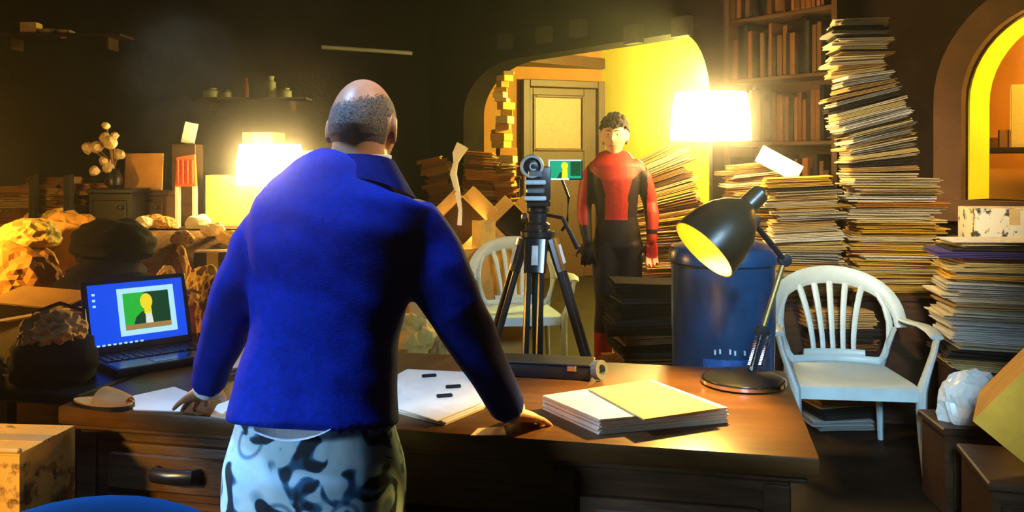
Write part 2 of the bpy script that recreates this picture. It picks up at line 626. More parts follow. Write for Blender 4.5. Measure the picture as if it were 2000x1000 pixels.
bm = bmesh.new()
wl = wp(-0.7, 0)
hexa(bm, [Vector((-5.6, 9.2, 0)), Vector((wl.x, wl.y + 0.05, 0)), Vector((wl.x, wl.y + 0.3, 0)), Vector((-5.6, 9.5, 0)),
          Vector((-5.6, 9.2, WH)), Vector((wl.x, wl.y + 0.05, WH)), Vector((wl.x, wl.y + 0.3, WH)), Vector((-5.6, 9.5, WH))])
struct('wall_far', bm, WALLD, 'dark wall behind the cluttered sideboard')
struct('wall_left', bx((-5.7, 3.3, WH / 2), (0.2, 12.4, WH)), WALLD)
we = wp(SB1 + 2.2)
struct('wall_right', bx((we.x + 0.1, (we.y - 3) / 2, WH / 2), (0.2, we.y + 3, WH)), WALLD)
struct('wall_rear', bx((-0.8, -3.0, WH / 2), (10.2, 0.2, WH)), WALLD)
struct('floor', bx((0.2, 4.4, -0.05), (13.0, 15.4, 0.1)), FLOORM, 'dark floor, mostly hidden')
struct('ceiling', bx((0.2, 4.4, WH + 0.05), (13.0, 15.4, 0.1)), CEIL, 'black ceiling')

# alcove behind the arch: wall with the door, yellow wall
DL, DR = at(885, 317, 10.35), at(1175, 317, 11.0)
YR = at(1470, 317, 8.75)


def vwall(bm, p, q, z0, z1, th):
    d = (q - p)
    d.z = 0
    n = Vector((-d.y, d.x, 0)).normalized() * th
    a, b_ = Vector((p.x, p.y, 0)), Vector((q.x, q.y, 0))
    zz0, zz1 = Vector((0, 0, z0)), Vector((0, 0, z1))
    hexa(bm, [a + zz0, b_ + zz0, b_ + n + zz0, a + n + zz0, a + zz1, b_ + zz1, b_ + n + zz1, a + n + zz1])


bm = bmesh.new(); vwall(bm, DL, DR, 0, WH, 0.15)
struct('wall_alcove', bm, mat('ochre_plaster', (0.26, 0.105, 0.012), 0.85, 0.12, 5, 0.1), 'ochre wall around the frosted door')
bm = bmesh.new(); vwall(bm, DR, YR, 0, WH, 0.15)
struct('wall_yellow', bm, YELLOWW, 'bright yellow wall beyond the arch')
# soffit beam over the door
dd = (DR - DL).normalized()
dn = Vector((dd.y, -dd.x, 0))
ang = math.atan2(dd.y, dd.x)


def dpt(px):
    k = (px - 1000) / F
    t = (k * DL.y - DL.x) / (dd.x - k * dd.y)
    return DL + dd * t


bm = bmesh.new()
p0, p1 = dpt(985), dpt(1175)
hexa(bm, [p0 + dn * 0.0 + Vector((0, 0, 1.17)), p1 + Vector((0, 0, 1.17)), p1 + dn * 0.1 + Vector((0, 0, 1.17)), p0 + dn * 0.55 + Vector((0, 0, 1.17)),
          p0 + Vector((0, 0, 1.30)), p1 + Vector((0, 0, 1.30)), p1 + dn * 0.1 + Vector((0, 0, 1.30)), p0 + dn * 0.55 + Vector((0, 0, 1.30))])
struct('trim_3', bm, DOORW, 'dark wooden soffit beam above the frosted door')
# the door
dc = dpt(1096)
dw = (dpt(1175) - dpt(1017)).length
droot = bpy.data.objects.new('door_1', None)
C.objects.link(droot)
droot.location = (dc.x + dn.x * 0.01, dc.y + dn.y * 0.01, 0)
droot.rotation_euler = (0, 0, ang)
droot['kind'] = 'structure'
droot['label'] = 'dark brown door with a frosted yellow glass pane'
DH = 2.44
jam = bmesh.new()
for x in (-dw / 2 + 0.045, dw / 2 - 0.045):
    box(jam, (x, -0.05, DH / 2), (0.09, 0.12, DH), bev=0.008)
box(jam, (0, -0.05, DH - 0.045), (dw - 0.182, 0.12, 0.09), bev=0.008)
obj('door_frame', jam, DOORW, droot)
pw0, pw1 = (dpt(1038) - dc).dot(dd), (dpt(1137) - dc).dot(dd)
pz0, pz1 = 1.43 + 22 * 10.8 / F, 1.43 + 130 * 10.8 / F
hw = dw / 2 - 0.095
lv = bmesh.new()
box(lv, ((-hw + pw0) / 2, -0.02, DH / 2 - 0.045), (pw0 + hw, 0.05, DH - 0.1), bev=0.006)
box(lv, ((hw + pw1) / 2, -0.02, DH / 2 - 0.045), (hw - pw1, 0.05, DH - 0.1), bev=0.006)
box(lv, ((pw0 + pw1) / 2, -0.02, (pz1 + DH - 0.095) / 2), (pw1 - pw0, 0.05, DH - 0.095 - pz1), bev=0.006)
box(lv, ((pw0 + pw1) / 2, -0.02, pz0 / 2), (pw1 - pw0, 0.05, pz0), bev=0.006)
obj('door_leaf', lv, DOORW, droot)
obj('pane', bx(((pw0 + pw1) / 2, -0.015, (pz0 + pz1) / 2), (pw1 - pw0, 0.02, pz1 - pz0)), FROST, droot)['label'] = 'frosted yellow glass pane'
st = bmesh.new()
for x in (pw0 + 0.015, pw1 - 0.015):
    box(st, (x, -0.05, (pz0 + pz1) / 2), (0.03, 0.03, pz1 - pz0), bev=0.006)
for z in (pz0 + 0.015, pz1 - 0.015):
    box(st, ((pw0 + pw1) / 2, -0.05, z), (pw1 - pw0 - 0.06, 0.03, 0.03), bev=0.006)
obj('pane_bead', st, DOORW, droot)
obj('door_handle', lf([(hw - 0.05, -0.06, 1.05), (hw - 0.05, -0.11, 1.05), (hw - 0.16, -0.11, 1.05)], [0.011] * 3, 8), CHROME, droot)

# lit room beyond the hatch
q0 = wp(SB0 + 0.02, -0.9)
q1 = wp(SB0 + 0.55, -1.25)
q2 = wp(SB1 + 1.8, -1.9)
pa, pb = wp(SB0 - 0.05, -0.30), wp(SB0 - 0.02, -2.2)
bm = bmesh.new(); vwall(bm, wp(SB0 - 0.9, -1.15), wp(SB1 + 2.4, -1.15), 0, WH, 0.12)
struct('wall_orange', bm, ORANGEW, 'orange wall of the lit room beyond the hatch')
# dentil blocks above the big arch
for k, px in enumerate((992, 1068, 1135, 1243, 1338)):
    s = wall_s(px)
    bm = bmesh.new()
    zb = 2.60 if k < 3 else 2.46
    wcol(bm, s - 0.09, s + 0.09, zb, zb, zb + 0.16, zb + 0.16, 0.07, 0.0)
    struct('trim_%d' % (4 + k), bm, mat('grey_stone', (0.045, 0.042, 0.038), 0.9, 0.4, 12, 0.3), 'small grey block above the big arch')
struct('trim_9', lf([at(628, 92, 8.6), at(720, 98, 8.7), at(805, 104, 8.8)], [0.02] * 3, 10), mat('grey_pipe', (0.16, 0.15, 0.16), 0.5, 0.2, 20, 0.1), 'thin grey pipe under the dark ceiling')


# ------------------------------------------------------------------ furniture
def table(name, label, loc, size, rotz=0.0, m=DARKWOOD, th=0.04, leg=0.06, cat='table', panel=False):
    t = thing(name, label, cat, loc, rotz)
    w, d, h = size
    obj('table_top', bx((0, 0, h - th / 2), (w, d, th), bev=0.006), m, t)
    for sx in (-1, 1):
        for sy in (-1, 1):
            obj('leg', bx((sx * (w / 2 - leg), sy * (d / 2 - leg), (h - th) / 2), (leg, leg, h - th), bev=0.005), m, t)
    if panel:
        obj('front_panel', bx((0, -d / 2 + leg * 0.5, (h - th) * 0.62), (w - 3.2 * leg, 0.02, (h - th) * 0.7)), m, t)
    return t


# desk frame of reference
DFL, DFR = on(112, 793, 0.76), on(1602, 895, 0.76)
E1 = Vector((DFR.x - DFL.x, DFR.y - DFL.y, 0))
DL_ = E1.length
E1.normalize()
E2 = Vector((-E1.y, E1.x, 0))
DANG = math.atan2(E1.y, E1.x)
DD = 0.85


def dk(a, b, z=0.76):
    p = DFL + E1 * a + E2 * b
    return Vector((p.x, p.y, z))


def desk():
    t = thing('desk', 'large dark brown wooden desk with drawers, behind the man in the blue jacket', 'desk', (DFL.x, DFL.y, 0), DANG)
    obj('desk_top', bx((DL_ / 2, DD / 2, 0.735), (DL_, DD, 0.05), bev=0.008, seg=2), DESKTOP, t)
    obj('molding', bx((DL_ / 2, DD / 2, 0.70), (DL_ - 0.05, DD - 0.05, 0.02), bev=0.004), DESKWOOD, t)
    for x0, x1, side in ((0.035, 0.93, 0), (1.37, DL_ - 0.06, 1)):
        w = x1 - x0
        obj('pedestal', bx(((x0 + x1) / 2, DD / 2, 0.345), (w, DD - 0.09, 0.69), bev=0.005), DESKWOOD, t)
        fy = 0.045
        obj('stile', bx((x0 + 0.03, fy - 0.008, 0.345), (0.06, 0.018, 0.67), bev=0.004), DESKWOOD, t)
        obj('stile', bx((x1 - 0.03, fy - 0.008, 0.345), (0.06, 0.018, 0.67), bev=0.004), DESKWOOD, t)
        zs = ((0.515, 0.665), (0.335, 0.49), (0.06, 0.31)) if side == 0 else ((0.40, 0.62), (0.06, 0.37))
        for z0, z1 in zs:
            d = obj('drawer', bx(((x0 + x1) / 2, fy - 0.004, (z0 + z1) / 2), (w - 0.14, 0.03, z1 - z0), bev=0.008, seg=2), DESKWOOD, t)
            # raised field
            obj('drawer_panel', bx(((x0 + x1) / 2, fy - 0.024, (z0 + z1) / 2), (w - 0.22, 0.014, z1 - z0 - 0.05), bev=0.005), DESKWOOD, d)
            hx = (x0 + x1) / 2 - 0.12 if side == 0 else (x0 + x1) / 2
            zc = (z0 + z1) / 2 + 0.005
            hb_ = bmesh.new()
            loft(hb_, [(hx - 0.062, fy - 0.03, zc), (hx - 0.055, fy - 0.06, zc + 0.004), (hx, fy - 0.072, zc + 0.006), (hx + 0.055, fy - 0.06, zc + 0.004), (hx + 0.062, fy - 0.03, zc)],
                 [(0.014, 0.02)] * 5, 10)
            obj('drawer_handle', hb_, BLACKM, d)
    obj('apron', bx((1.15, 0.06, 0.62), (0.44, 0.02, 0.13), bev=0.003), DESKWOOD, t)
    obj('modesty_panel', bx((1.15, DD - 0.08, 0.36), (0.44, 0.02, 0.66)), DESKWOOD, t)
    return t


desk()
stc = dk(-0.57, 0.58, 0)
table('side_table', 'dark low side table at the end of the desk, under the laptop', stc, (1.10, 0.94, 0.76), DANG, BLACKP, 0.035, 0.05)
table('work_table', 'long dark table behind the laptop, heaped with crumpled paper', (-2.18, 4.12, 0), (2.0, 0.9, 0.80), 0, DARKWOOD, panel=True)


def cabinet(name, label, loc, size, rotz=0.0, m=DARKWOOD, doors=2, cat='cabinet'):
    w, d, h = size
    t = thing(name, label, cat, loc, rotz)
    obj('body', bx((0, 0, h / 2 - 0.015), (w, d, h - 0.03), bev=0.004), m, t)
    obj('cabinet_top', bx((0, 0, h - 0.015), (w + 0.03, d + 0.03, 0.03), bev=0.006), m, t)
    for k in range(doors):
        ww = (w - 0.04) / doors
        x = -w / 2 + 0.02 + ww * (k + 0.5)
        dr = obj('door', bx((x, -d / 2 - 0.008, h / 2 - 0.02), (ww - 0.015, 0.018, h - 0.1), bev=0.005), m, t)
        obj('knob', lt([(0.006, 0), (0.006, 0.015), (0.014, 0.02), (0.014, 0.03), (0.004, 0.034)], 10, T(x + ww * 0.35, -d / 2 - 0.017, h * 0.55) @ R(90, 'X')), BLACKM, dr)
    return t


cabinet('sideboard', 'long dark sideboard far left, carrying the glowing table lamp', (-2.75, 5.55, 0), (3.7, 0.75, 1.02), 0, DARKWOOD, 6)
cabinet('low_cabinet', 'dark cabinet carrying the brown files behind the cardboard cartons', (-0.36, 7.72, 0), (1.05, 0.55, 1.06), 0, DARKWOOD, 2)

# ------------------------------------------------------------------ plastic armchairs
def make_armchair(m, label, group=None):
    t = thing('plastic_armchair', label, 'chair', (0, 0, 0), 0, group)
    W = 0.345

    def bp(u, v):       # back surface: u across, v height
        k = (v - 0.42) / 0.44
        return Vector((u, 0.20 + 0.11 * k - 0.10 * (u / 0.30) ** 2 * (0.55 + 0.45 * (1 - k)), v))
    # rim of the backrest
    b = bmesh.new()
    arc = []
    for i in range(25):
        th = PI * i / 24
        u = -0.315 * math.cos(th)
        v = 0.60 + 0.245 * math.sin(th) ** 0.8
        arc.append(bp(u, v))
    wd = [(0.030 + 0.016 * math.sin(PI * i / 24), 0.010) for i in range(25)]
    loft(b, arc, wd, 10, up=Vector((0, 1, 0)))
    # five fanned slats
    for k in range(5):
        f = (k - 2) / 2
        pts = []
        for j in range(8):
            q = j / 7
            u = f * (0.098 + 0.06 * q ** 1.8)
            pts.append(bp(u, 0.455 + (0.355 - 0.018 * abs(f)) * q))
        loft(b, pts, [(0.0125 + 0.004 * (j / 7), 0.007) for j in range(8)], 8, up=Vector((0, 1, 0)))
    # side loops
    for s in (-1, 1):
        pts = []
        for j in range(12):
            q = j / 11
            u = s * (0.158 + 0.115 * math.sin(PI * (0.12 + 0.62 * q)) * 1.05)
            pts.append(bp(u if j < 11 else s * 0.205, 0.42 + 0.37 * (1 - q) if True else 0))
        pts = [bp(s * u, v) for u, v in ((0.20, 0.415), (0.235, 0.46), (0.262, 0.54), (0.268, 0.62), (0.255, 0.70), (0.225, 0.765))]
        loft(b, pts, [(0.017, 0.008)] * 6, 8, up=Vector((0, 1, 0)))
    # lower cross band
    loft(b, [bp(u, 0.452) for u in (-0.15, -0.075, 0, 0.075, 0.15)], [(0.026, 0.009)] * 5, 8, up=Vector((0, 1, 0)))
    loft(b, [bp(u, 0.42) for u in (-0.21, -0.1, 0, 0.1, 0.21)], [(0.03, 0.009)] * 5, 8, up=Vector((0, 1, 0)))
    obj('backrest', b, m, t)
    # seat: dished panel with a turned-down apron
    b = bmesh.new()
    nx, ny = 20, 16
    g = []
    for j in range(ny + 1):
        row = []
        for i in range(nx + 1):
            u, v = i / nx * 2 - 1, j / ny
            hw_ = 0.265 - 0.055 * v
            x = u * hw_
            y = -0.27 + 0.49 * v
            z = 0.408 - 0.016 * (1 - u * u) * math.sin(PI * min(1, v * 1.1)) + 0.012 * v
            if v < 0.12:
                z -= 0.012 * ((0.12 - v) / 0.12) ** 2
            row.append(b.verts.new((x, y, z)))
        g.append(row)
    for j in range(ny):
        for i in range(nx):
            b.faces.new((g[j][i], g[j][i + 1], g[j + 1][i + 1], g[j + 1][i]))
    rim = [g[0][i] for i in range(nx + 1)] + [g[j][nx] for j in range(1, ny + 1)] + [g[ny][i] for i in range(nx - 1, -1, -1)] + [g[j][0] for j in range(ny - 1, 0, -1)]
    lo = [b.verts.new(v.co + Vector((v.co.x * 0.03, (v.co.y + 0.02) * 0.03, -0.055))) for v in rim]
    lo2 = [b.verts.new(v.co + Vector((-v.co.x * 0.02, -(v.co.y + 0.02) * 0.02, 0.0))) for v in lo]
    n = len(rim)
    for i in range(n):
        b.faces.new((rim[i], rim[(i + 1) % n], lo[(i + 1) % n], lo[i]))
        b.faces.new((lo[i], lo[(i + 1) % n], lo2[(i + 1) % n], lo2[i]))
    obj('seat', b, m, t, 50)
    for s in (-1, 1):
        b = lf([(s * 0.352, -0.235, 0.628), (s * 0.36, -0.15, 0.642), (s * 0.358, -0.03, 0.645), (s * 0.335, 0.07, 0.64), (s * 0.312, 0.125, 0.645)],
               [(0.030, 0.012), (0.036, 0.012), (0.034, 0.012), (0.030, 0.012), (0.026, 0.012)], 10)
        obj('armrest', b, m, t)
        b = lf([(s * 0.352, -0.232, 0.625), (s * 0.338, -0.235, 0.56), (s * 0.30, -0.245, 0.45), (s * 0.278, -0.255, 0.385), (s * 0.275, -0.262, 0.30), (s * 0.278, -0.278, 0.15), (s * 0.283, -0.292, 0.0)],
               [(0.012, 0.030), (0.013, 0.028), (0.017, 0.032), (0.024, 0.036), (0.024, 0.032), (0.020, 0.025), (0.014, 0.016)], 10, up=Vector((0, 1, 0)))
        obj('leg', b, m, t)
        b = lf([(s * 0.275, 0.13, 0.60), (s * 0.245, 0.17, 0.48), (s * 0.225, 0.205, 0.38), (s * 0.235, 0.24, 0.2), (s * 0.25, 0.275, 0.0)],
               [(0.012, 0.020), (0.014, 0.024), (0.022, 0.028), (0.018, 0.024), (0.014, 0.016)], 10, up=Vector((0, 1, 0)))
        obj('leg', b, m, t)
    return t


ch = make_armchair(WHITEPL, 'pale white plastic armchair with slatted back, standing beside the desk end')
p = on(1690, 905, 0)
ch.location = (1.62, 4.25, 0)
ch.rotation_euler = (0, 0, math.radians(-7))
c2 = copy_tree(ch)
c2['label'] = 'white plastic armchair half hidden behind the camera tripod'
c2.location = (0.045, 6.06, 0)
c2.rotation_euler = (0, 0, math.radians(6))
c3 = make_armchair(BLUEPL, 'bright blue plastic armchair, only its back rim showing at the lower picture edge')
c3.location = (-0.63, 1.105, 0)
c3.rotation_euler = (0, 0, math.radians(4))

# ------------------------------------------------------------------ cartons
def carton(name, label, loc, size, rotz=0.0, flaps=(), m=CARD, cat='box', rot=None, tape=False, slots=False, group=None, closed=False):
    """open carton; flaps = angles (deg above horizontal-out) for -x, +x, -y, +y; None leaves a flap out"""
    w, d, h = size
    t = thing(name, label, cat, loc, rotz, group, rot)
    th = 0.006
    b = bmesh.new()
    box(b, (0, 0, th / 2), (w, d, th))
    for s in (-1, 1):
        box(b, (s * (w / 2 - th / 2), 0, h / 2 + th / 2), (th, d, h - th))
        box(b, (0, s * (d / 2 - th / 2), h / 2 + th / 2), (w - 2 * th, th, h - th))
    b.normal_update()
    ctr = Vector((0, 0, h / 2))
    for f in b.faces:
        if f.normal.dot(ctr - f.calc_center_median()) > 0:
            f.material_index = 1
    obj('body', b, [m, CARD_SHADE], t)
    if closed:
        for s in (-1, 1):
            obj('flap', bx((0, s * d / 4, h + th / 2), (w, d / 2 - 0.003, th), bev=0.001), m, t)
        obj('tape', bx((0, 0, h + th + 0.001), (w + 0.002, 0.05, 0.002)), TAPE, t)
        obj('tape', bx((0, -d / 2 - 0.001, h - 0.035), (0.05, 0.002, 0.08)), TAPE, t)
    for k, a in enumerate(flaps):
        if a is None:
            continue
        L_, W_ = (min(w, d) / 2, d) if k < 2 else (d / 2, w)
        M = [T(-w / 2, 0, h) @ R(180, 'Z'), T(w / 2, 0, h), T(0, -d / 2, h) @ R(-90, 'Z'), T(0, d / 2, h) @ R(90, 'Z')][k] @ R(-a, 'Y')
        obj('flap', bx((L_ / 2 + 0.002, 0, 0), (L_, W_ - 0.006, th), M, bev=0.0015), m, t)
    if slots:
        obj('handle_slot', bx((0, -d / 2 - 0.001, h * 0.7), (0.09, 0.006, 0.028), bev=0.002), BLACKP, t)
    return t


# open cartons behind the tripod, tipped on their corners with the mouths towards the room
oc_ = at(903, 428, 6.60)
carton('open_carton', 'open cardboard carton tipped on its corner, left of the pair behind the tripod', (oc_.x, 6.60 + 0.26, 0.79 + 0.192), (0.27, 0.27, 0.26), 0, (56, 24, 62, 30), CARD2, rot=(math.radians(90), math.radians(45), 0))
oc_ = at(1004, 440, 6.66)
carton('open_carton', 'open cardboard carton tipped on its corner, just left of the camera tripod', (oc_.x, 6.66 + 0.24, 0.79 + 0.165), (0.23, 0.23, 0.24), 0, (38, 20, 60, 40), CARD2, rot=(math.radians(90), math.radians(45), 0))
oc_ = at(944, 440, 6.42)
carton('carton', 'small upright yellow carton between the two tipped open cartons', (oc_.x, 6.50, 0.79), (0.125, 0.125, 0.20), math.radians(38), (), CRUMPY, closed=True)
oc_ = at(950, 440, 6.80)
carton('carton', 'orange carton seen through the white chair back behind the tripod', (oc_.x, 6.77, 0.36), (0.62, 0.70, 0.418), math.radians(3), (), CARD, closed=True)
carton('carton', 'lowest brown carton in the stack behind the tripod chair', (oc_.x, 6.77, 0.0), (0.60, 0.68, 0.347), math.radians(2), (), CARD, closed=True)
oc_ = at(820, 560, 6.3)
c = at(947, 430, 7.0)
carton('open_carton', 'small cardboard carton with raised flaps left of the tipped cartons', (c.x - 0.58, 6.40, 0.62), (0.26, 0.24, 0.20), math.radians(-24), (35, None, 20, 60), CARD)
cabinet('low_cabinet', 'small dark cabinet left of the stacked cartons', (c.x - 0.58, 6.40, 0), (0.38, 0.36, 0.62), 0, DARKWOOD, 1)

t = thing('bare_bulb', 'small bare glowing bulb standing on the orange carton by the tripod chair', 'bulb', (-0.262, 6.56, 0.786))
obj('socket', lt([(0.022, 0), (0.022, 0.02), (0.014, 0.03), (0.014, 0.055)], 16), BLACKP, t)
obj('glass', lt([(0.012, 0.055), (0.026, 0.085), (0.028, 0.105), (0.018, 0.13), (0.003, 0.137)], 18), BULB, t)
# lower left
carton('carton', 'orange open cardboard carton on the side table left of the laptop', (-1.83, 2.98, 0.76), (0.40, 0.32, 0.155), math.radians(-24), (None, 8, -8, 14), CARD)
STAINED = mat('stained_cardboard', (0.13, 0.05, 0.012), 0.8, 0.2, 7, 0.2, col2=(0.70, 0.38, 0.07), thr=0.40)
t = carton('carton', 'yellow stained carton with a hand slot, at the desk\'s left end', (-1.335, 2.20, 0.435), (0.345, 0.225, 0.295), math.radians(-5), (), STAINED, closed=True)
obj('hand_slot', bx((-0.06, 0.03, 0.3025), (0.11, 0.028, 0.004), bev=0.001), BLACKP, t)
obj('lip', bx((0, -0.107, 0.306), (0.345, 0.016, 0.012), bev=0.004), CARD2, t)
carton('carton', 'orange carton under the yellow stained one at the desk\'s left end', (-1.34, 2.20, 0.0), (0.35, 0.23, 0.426), math.radians(-6), (), CARD, closed=True)
# right foreground carton
cabinet('crate', 'dark low crate under the tipped carton near the white chair', (1.90, 3.05, 0), (0.50, 0.40, 0.36), math.radians(-14), DARKWOOD, 1, 'crate')
carton('carton', 'tan cardboard carton tipped onto its corner beside the white chair', (1.74, 2.98, 0.475), (0.34, 0.32, 0.29), 0, (None, None, 70, None), mat('yellow_cardboard', (0.58, 0.29, 0.022), 0.75, 0.18, 9, 0.12), rot=(math.radians(6), math.radians(38), math.radians(-28)))

# cartons behind the glowing table lamp
def c_at(px0, px1, d, z0, z1, dep, label, rz, m=CARD2, **kw):
    x0, x1 = (px0 - 1000) * d / F, (px1 - 1000) * d / F
    return carton('carton', label, ((x0 + x1) / 2, d + dep / 2, z0), (x1 - x0, dep, z1 - z0), math.radians(rz), (), m, closed=True, **kw)


c_at(400, 474, 5.62, 1.02, 1.34, 0.24, 'tan carton standing left of the glowing table lamp', 3)
c_at(476, 535, 5.66, 1.35, 1.62, 0.24, 'small tan carton stacked behind the glowing table lamp', -6)
c_at(470, 545, 5.66, 1.02, 1.34, 0.22, 'brown carton directly behind the table lamp base', 2, CARD)
c_at(548, 612, 5.66, 1.02, 1.50, 0.22, 'upright carton at the sideboard end behind the man\'s neck', -3, CARD2)

# ------------------------------------------------------------------ papers: shared meshes, individual objects
def paper_mesh(seed, sheets, w=1.0, d=1.0):
    rnd = random.Random(seed)
    b = bmesh.new()
    t = 1.0 / sheets
    for k in range(sheets):
        ox, oy = rnd.uniform(-0.025, 0.025), rnd.uniform(-0.03, 0.03)
        sw, sd = rnd.uniform(0.92, 1.0), rnd.uniform(0.9, 1.0)
        ph, am = rnd.uniform(0, 6), rnd.uniform(0.02, 0.16) * t
        rings = []
        nst = 6
        for i in range(nst):
            x = (i / (nst - 1) - 0.5) * sw + ox
            ring = []
            sag = am * math.sin(ph + x * 5) - (0.10 * t if i in (0, nst - 1) and k < sheets - 1 else 0)
            for yy, zz in ((-0.5, 0.5), (-0.488, 0.12), (-0.46, 0.0), (0.46, 0.0), (0.49, 0.15), (0.5, 0.5), (0.48, 0.88), (0.45, 0.98), (-0.45, 0.98), (-0.488, 0.85)):
                ring.append(b.verts.new((x, yy * sd + oy + 0.008 * math.sin(ph + i * 2.1), min(0.995, max(0.005, (k + zz * 0.86) * t + sag)))))
            rings.append(ring)
        m_ = 10
        for i in range(nst - 1):
            for j in range(m_):
                b.faces.new((rings[i][j], rings[i][(j + 1) % m_], rings[i + 1][(j + 1) % m_], rings[i + 1][j]))
        b.faces.new(list(reversed(rings[0])))
        b.faces.new(rings[-1])
    bmesh.ops.recalc_face_normals(b, faces=b.faces[:])
    me = bpy.data.meshes.new('newspaper')
    b.to_mesh(me)
    b.free()
    me.materials.append(PAPER)
    me.shade_smooth()
    me.set_sharp_from_angle(angle=math.radians(40))
    return me


PM = [paper_mesh(k, n) for k, n in enumerate((1, 2, 2, 3, 3, 4, 4, 5))]
PAL = {'cream': (0.78, 0.70, 0.50), 'pale yellow': (0.80, 0.64, 0.28), 'yellow': (0.80, 0.50, 0.08), 'white': (0.85, 0.84, 0.80), 'tan': (0.55, 0.36, 0.15),
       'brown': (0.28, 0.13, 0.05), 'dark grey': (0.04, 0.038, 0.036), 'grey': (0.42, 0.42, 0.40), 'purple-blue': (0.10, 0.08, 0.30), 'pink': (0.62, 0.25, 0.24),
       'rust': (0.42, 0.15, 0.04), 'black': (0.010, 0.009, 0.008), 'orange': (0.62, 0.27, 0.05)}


def pick(rnd, weights):
    k = sum(weights.values())
    r = rnd.uniform(0, k)
    for n, w in weights.items():
        r -= w
        if r <= 0:
            return n
    return n


def pile(kind, phrase, group, base, rotz, h, w, d, weights, seed, tmin=0.014, tmax=0.034, tilt=lambda f: 0.0, drift=lambda f: 0.0, wob=8, fixed=None, roll=lambda f: 0.0, jit=0.02, what='newspaper', wsc=lambda f: 1.0):
    rnd = random.Random(seed)
    items, z = [], 0.0
    while z < h:
        t = rnd.uniform(tmin, tmax)
        items.append((z, t))
        z += t
    n = len(items)
    pos = Vector(base) + Vector((0, 0, 0.003))
    for i, (z, t) in enumerate(items):
        f = z / h
        a, ro = math.radians(tilt(f)), math.radians(roll(f))
        Rm = Matrix.Rotation(rotz, 3, 'Z') @ Matrix.Rotation(a, 3, 'Y') @ Matrix.Rotation(ro, 3, 'X')
        colname = (fixed or {}).get(n - 1 - i) or pick(rnd, weights)
        c_ = PAL[colname]
        k = rnd.uniform(0.75, 1.08)
        o = bpy.data.objects.new(kind, PM[min(len(PM) - 1, max(0, int(t / 0.007) + rnd.randint(-1, 2)))])
        C.objects.link(o)
        off = Rm @ Vector((drift(f) + rnd.gauss(0, jit), rnd.gauss(0, jit), 0))
        o.location = pos + off
        q = Rm @ Matrix.Rotation(math.radians(rnd.gauss(0, wob)), 3, 'Z')
        o.rotation_euler = q.to_euler()
        o.scale = (w * wsc(f) * rnd.uniform(0.88, 1.03), d * rnd.uniform(0.85, 1.03), t * 0.97)
        o.color = (*(min(1, x * k) for x in c_), 1)
        ft, fb = n - 1 - i, i
        if n == 1:
            pl = 'lying on top of'
        elif ft == 0:
            pl = 'topmost on'
        elif ft <= fb:
            pl = ORD[ft] + ' from the top of'
        elif fb == 0:
            pl = 'lowest in'
        else:
            pl = ORD[fb] + ' from the bottom of'
        tag(o, '%s %s, %s %s' % (colname, what, pl, phrase), 'newspaper' if what == 'newspaper' else what, group)
        fn = (items[i + 1][0] if i + 1 < n else z) / h
        da = abs(math.radians(tilt(fn)) - a)
        pos = pos + (Rm @ Vector((0, 0, t + 0.5 * w * wsc(f) * math.sin(da) * 1.05)))
    return pos


def base(px, d, z):
    return ((px - 1000) * d / F, d, z)


YCRM = {'cream': 5, 'pale yellow': 4, 'white': 3, 'tan': 2, 'yellow': 1.2, 'grey': 1, 'dark grey': 1}
# supports along the right wall
cabinet('low_cabinet', 'dark cabinet under the yellow pile and leaning tower, behind the white chair', (2.14, 4.98, 0), (0.50, 0.46, 0.70), math.radians(-6), DARKWOOD, 1)
cabinet('low_cabinet', 'dark cabinet under the cream pile behind the desk lamp', (1.65, 5.06, 0), (0.40, 0.46, 0.68), math.radians(-4), DARKWOOD, 1)
# thick yellow pile + leaning tower on it
top = pile('newspaper', 'the yellow pile under the leaning tower', 'papers in the yellow pile', base(1731, 4.98, 0.70), math.radians(-8), 0.62, 0.49, 0.36,
           {'yellow': 4, 'pale yellow': 4, 'cream': 3, 'tan': 1, 'white': 1.5}, 11, 0.018, 0.034, fixed={0: 'cream', 1: 'cream', 2: 'pale yellow', 4: 'white', 5: 'white', 6: 'orange'}, wob=4, drift=lambda f: 0.02 - 0.0 * f)
pile('magazine', 'the tall leaning tower', 'magazines in the leaning tower', (top.x - 0.02, top.y, top.z), math.radians(-6), 0.80, 0.38, 0.27,
     {'cream': 4, 'white': 2.6, 'grey': 2, 'dark grey': 2, 'pale yellow': 2.4, 'tan': 1.5}, 23, 0.012, 0.028,
     tilt=lambda f: -15 * max(0, min(1, f / 0.22, (0.74 - f) / 0.24)),
     drift=lambda f: -0.02 + (0.0 if f < .5 else 0.0), wob=4, jit=0.014,
     fixed={0: 'cream', 1: 'white', 2: 'black', 3: 'black', 4: 'grey'}, what='magazine', wsc=lambda f: 1.08 if f < 0.55 else 0.82)
# cream pile behind the desk lamp
pile('newspaper', 'the cream pile behind the desk lamp', 'papers in the cream pile', base(1568, 5.0, 0.68), math.radians(-10), 0.63, 0.40, 0.34,
     YCRM, 31, 0.014, 0.030, tilt=lambda f: -3 if f > .6 else -1 + 3 * math.sin(f * 9), wob=4)
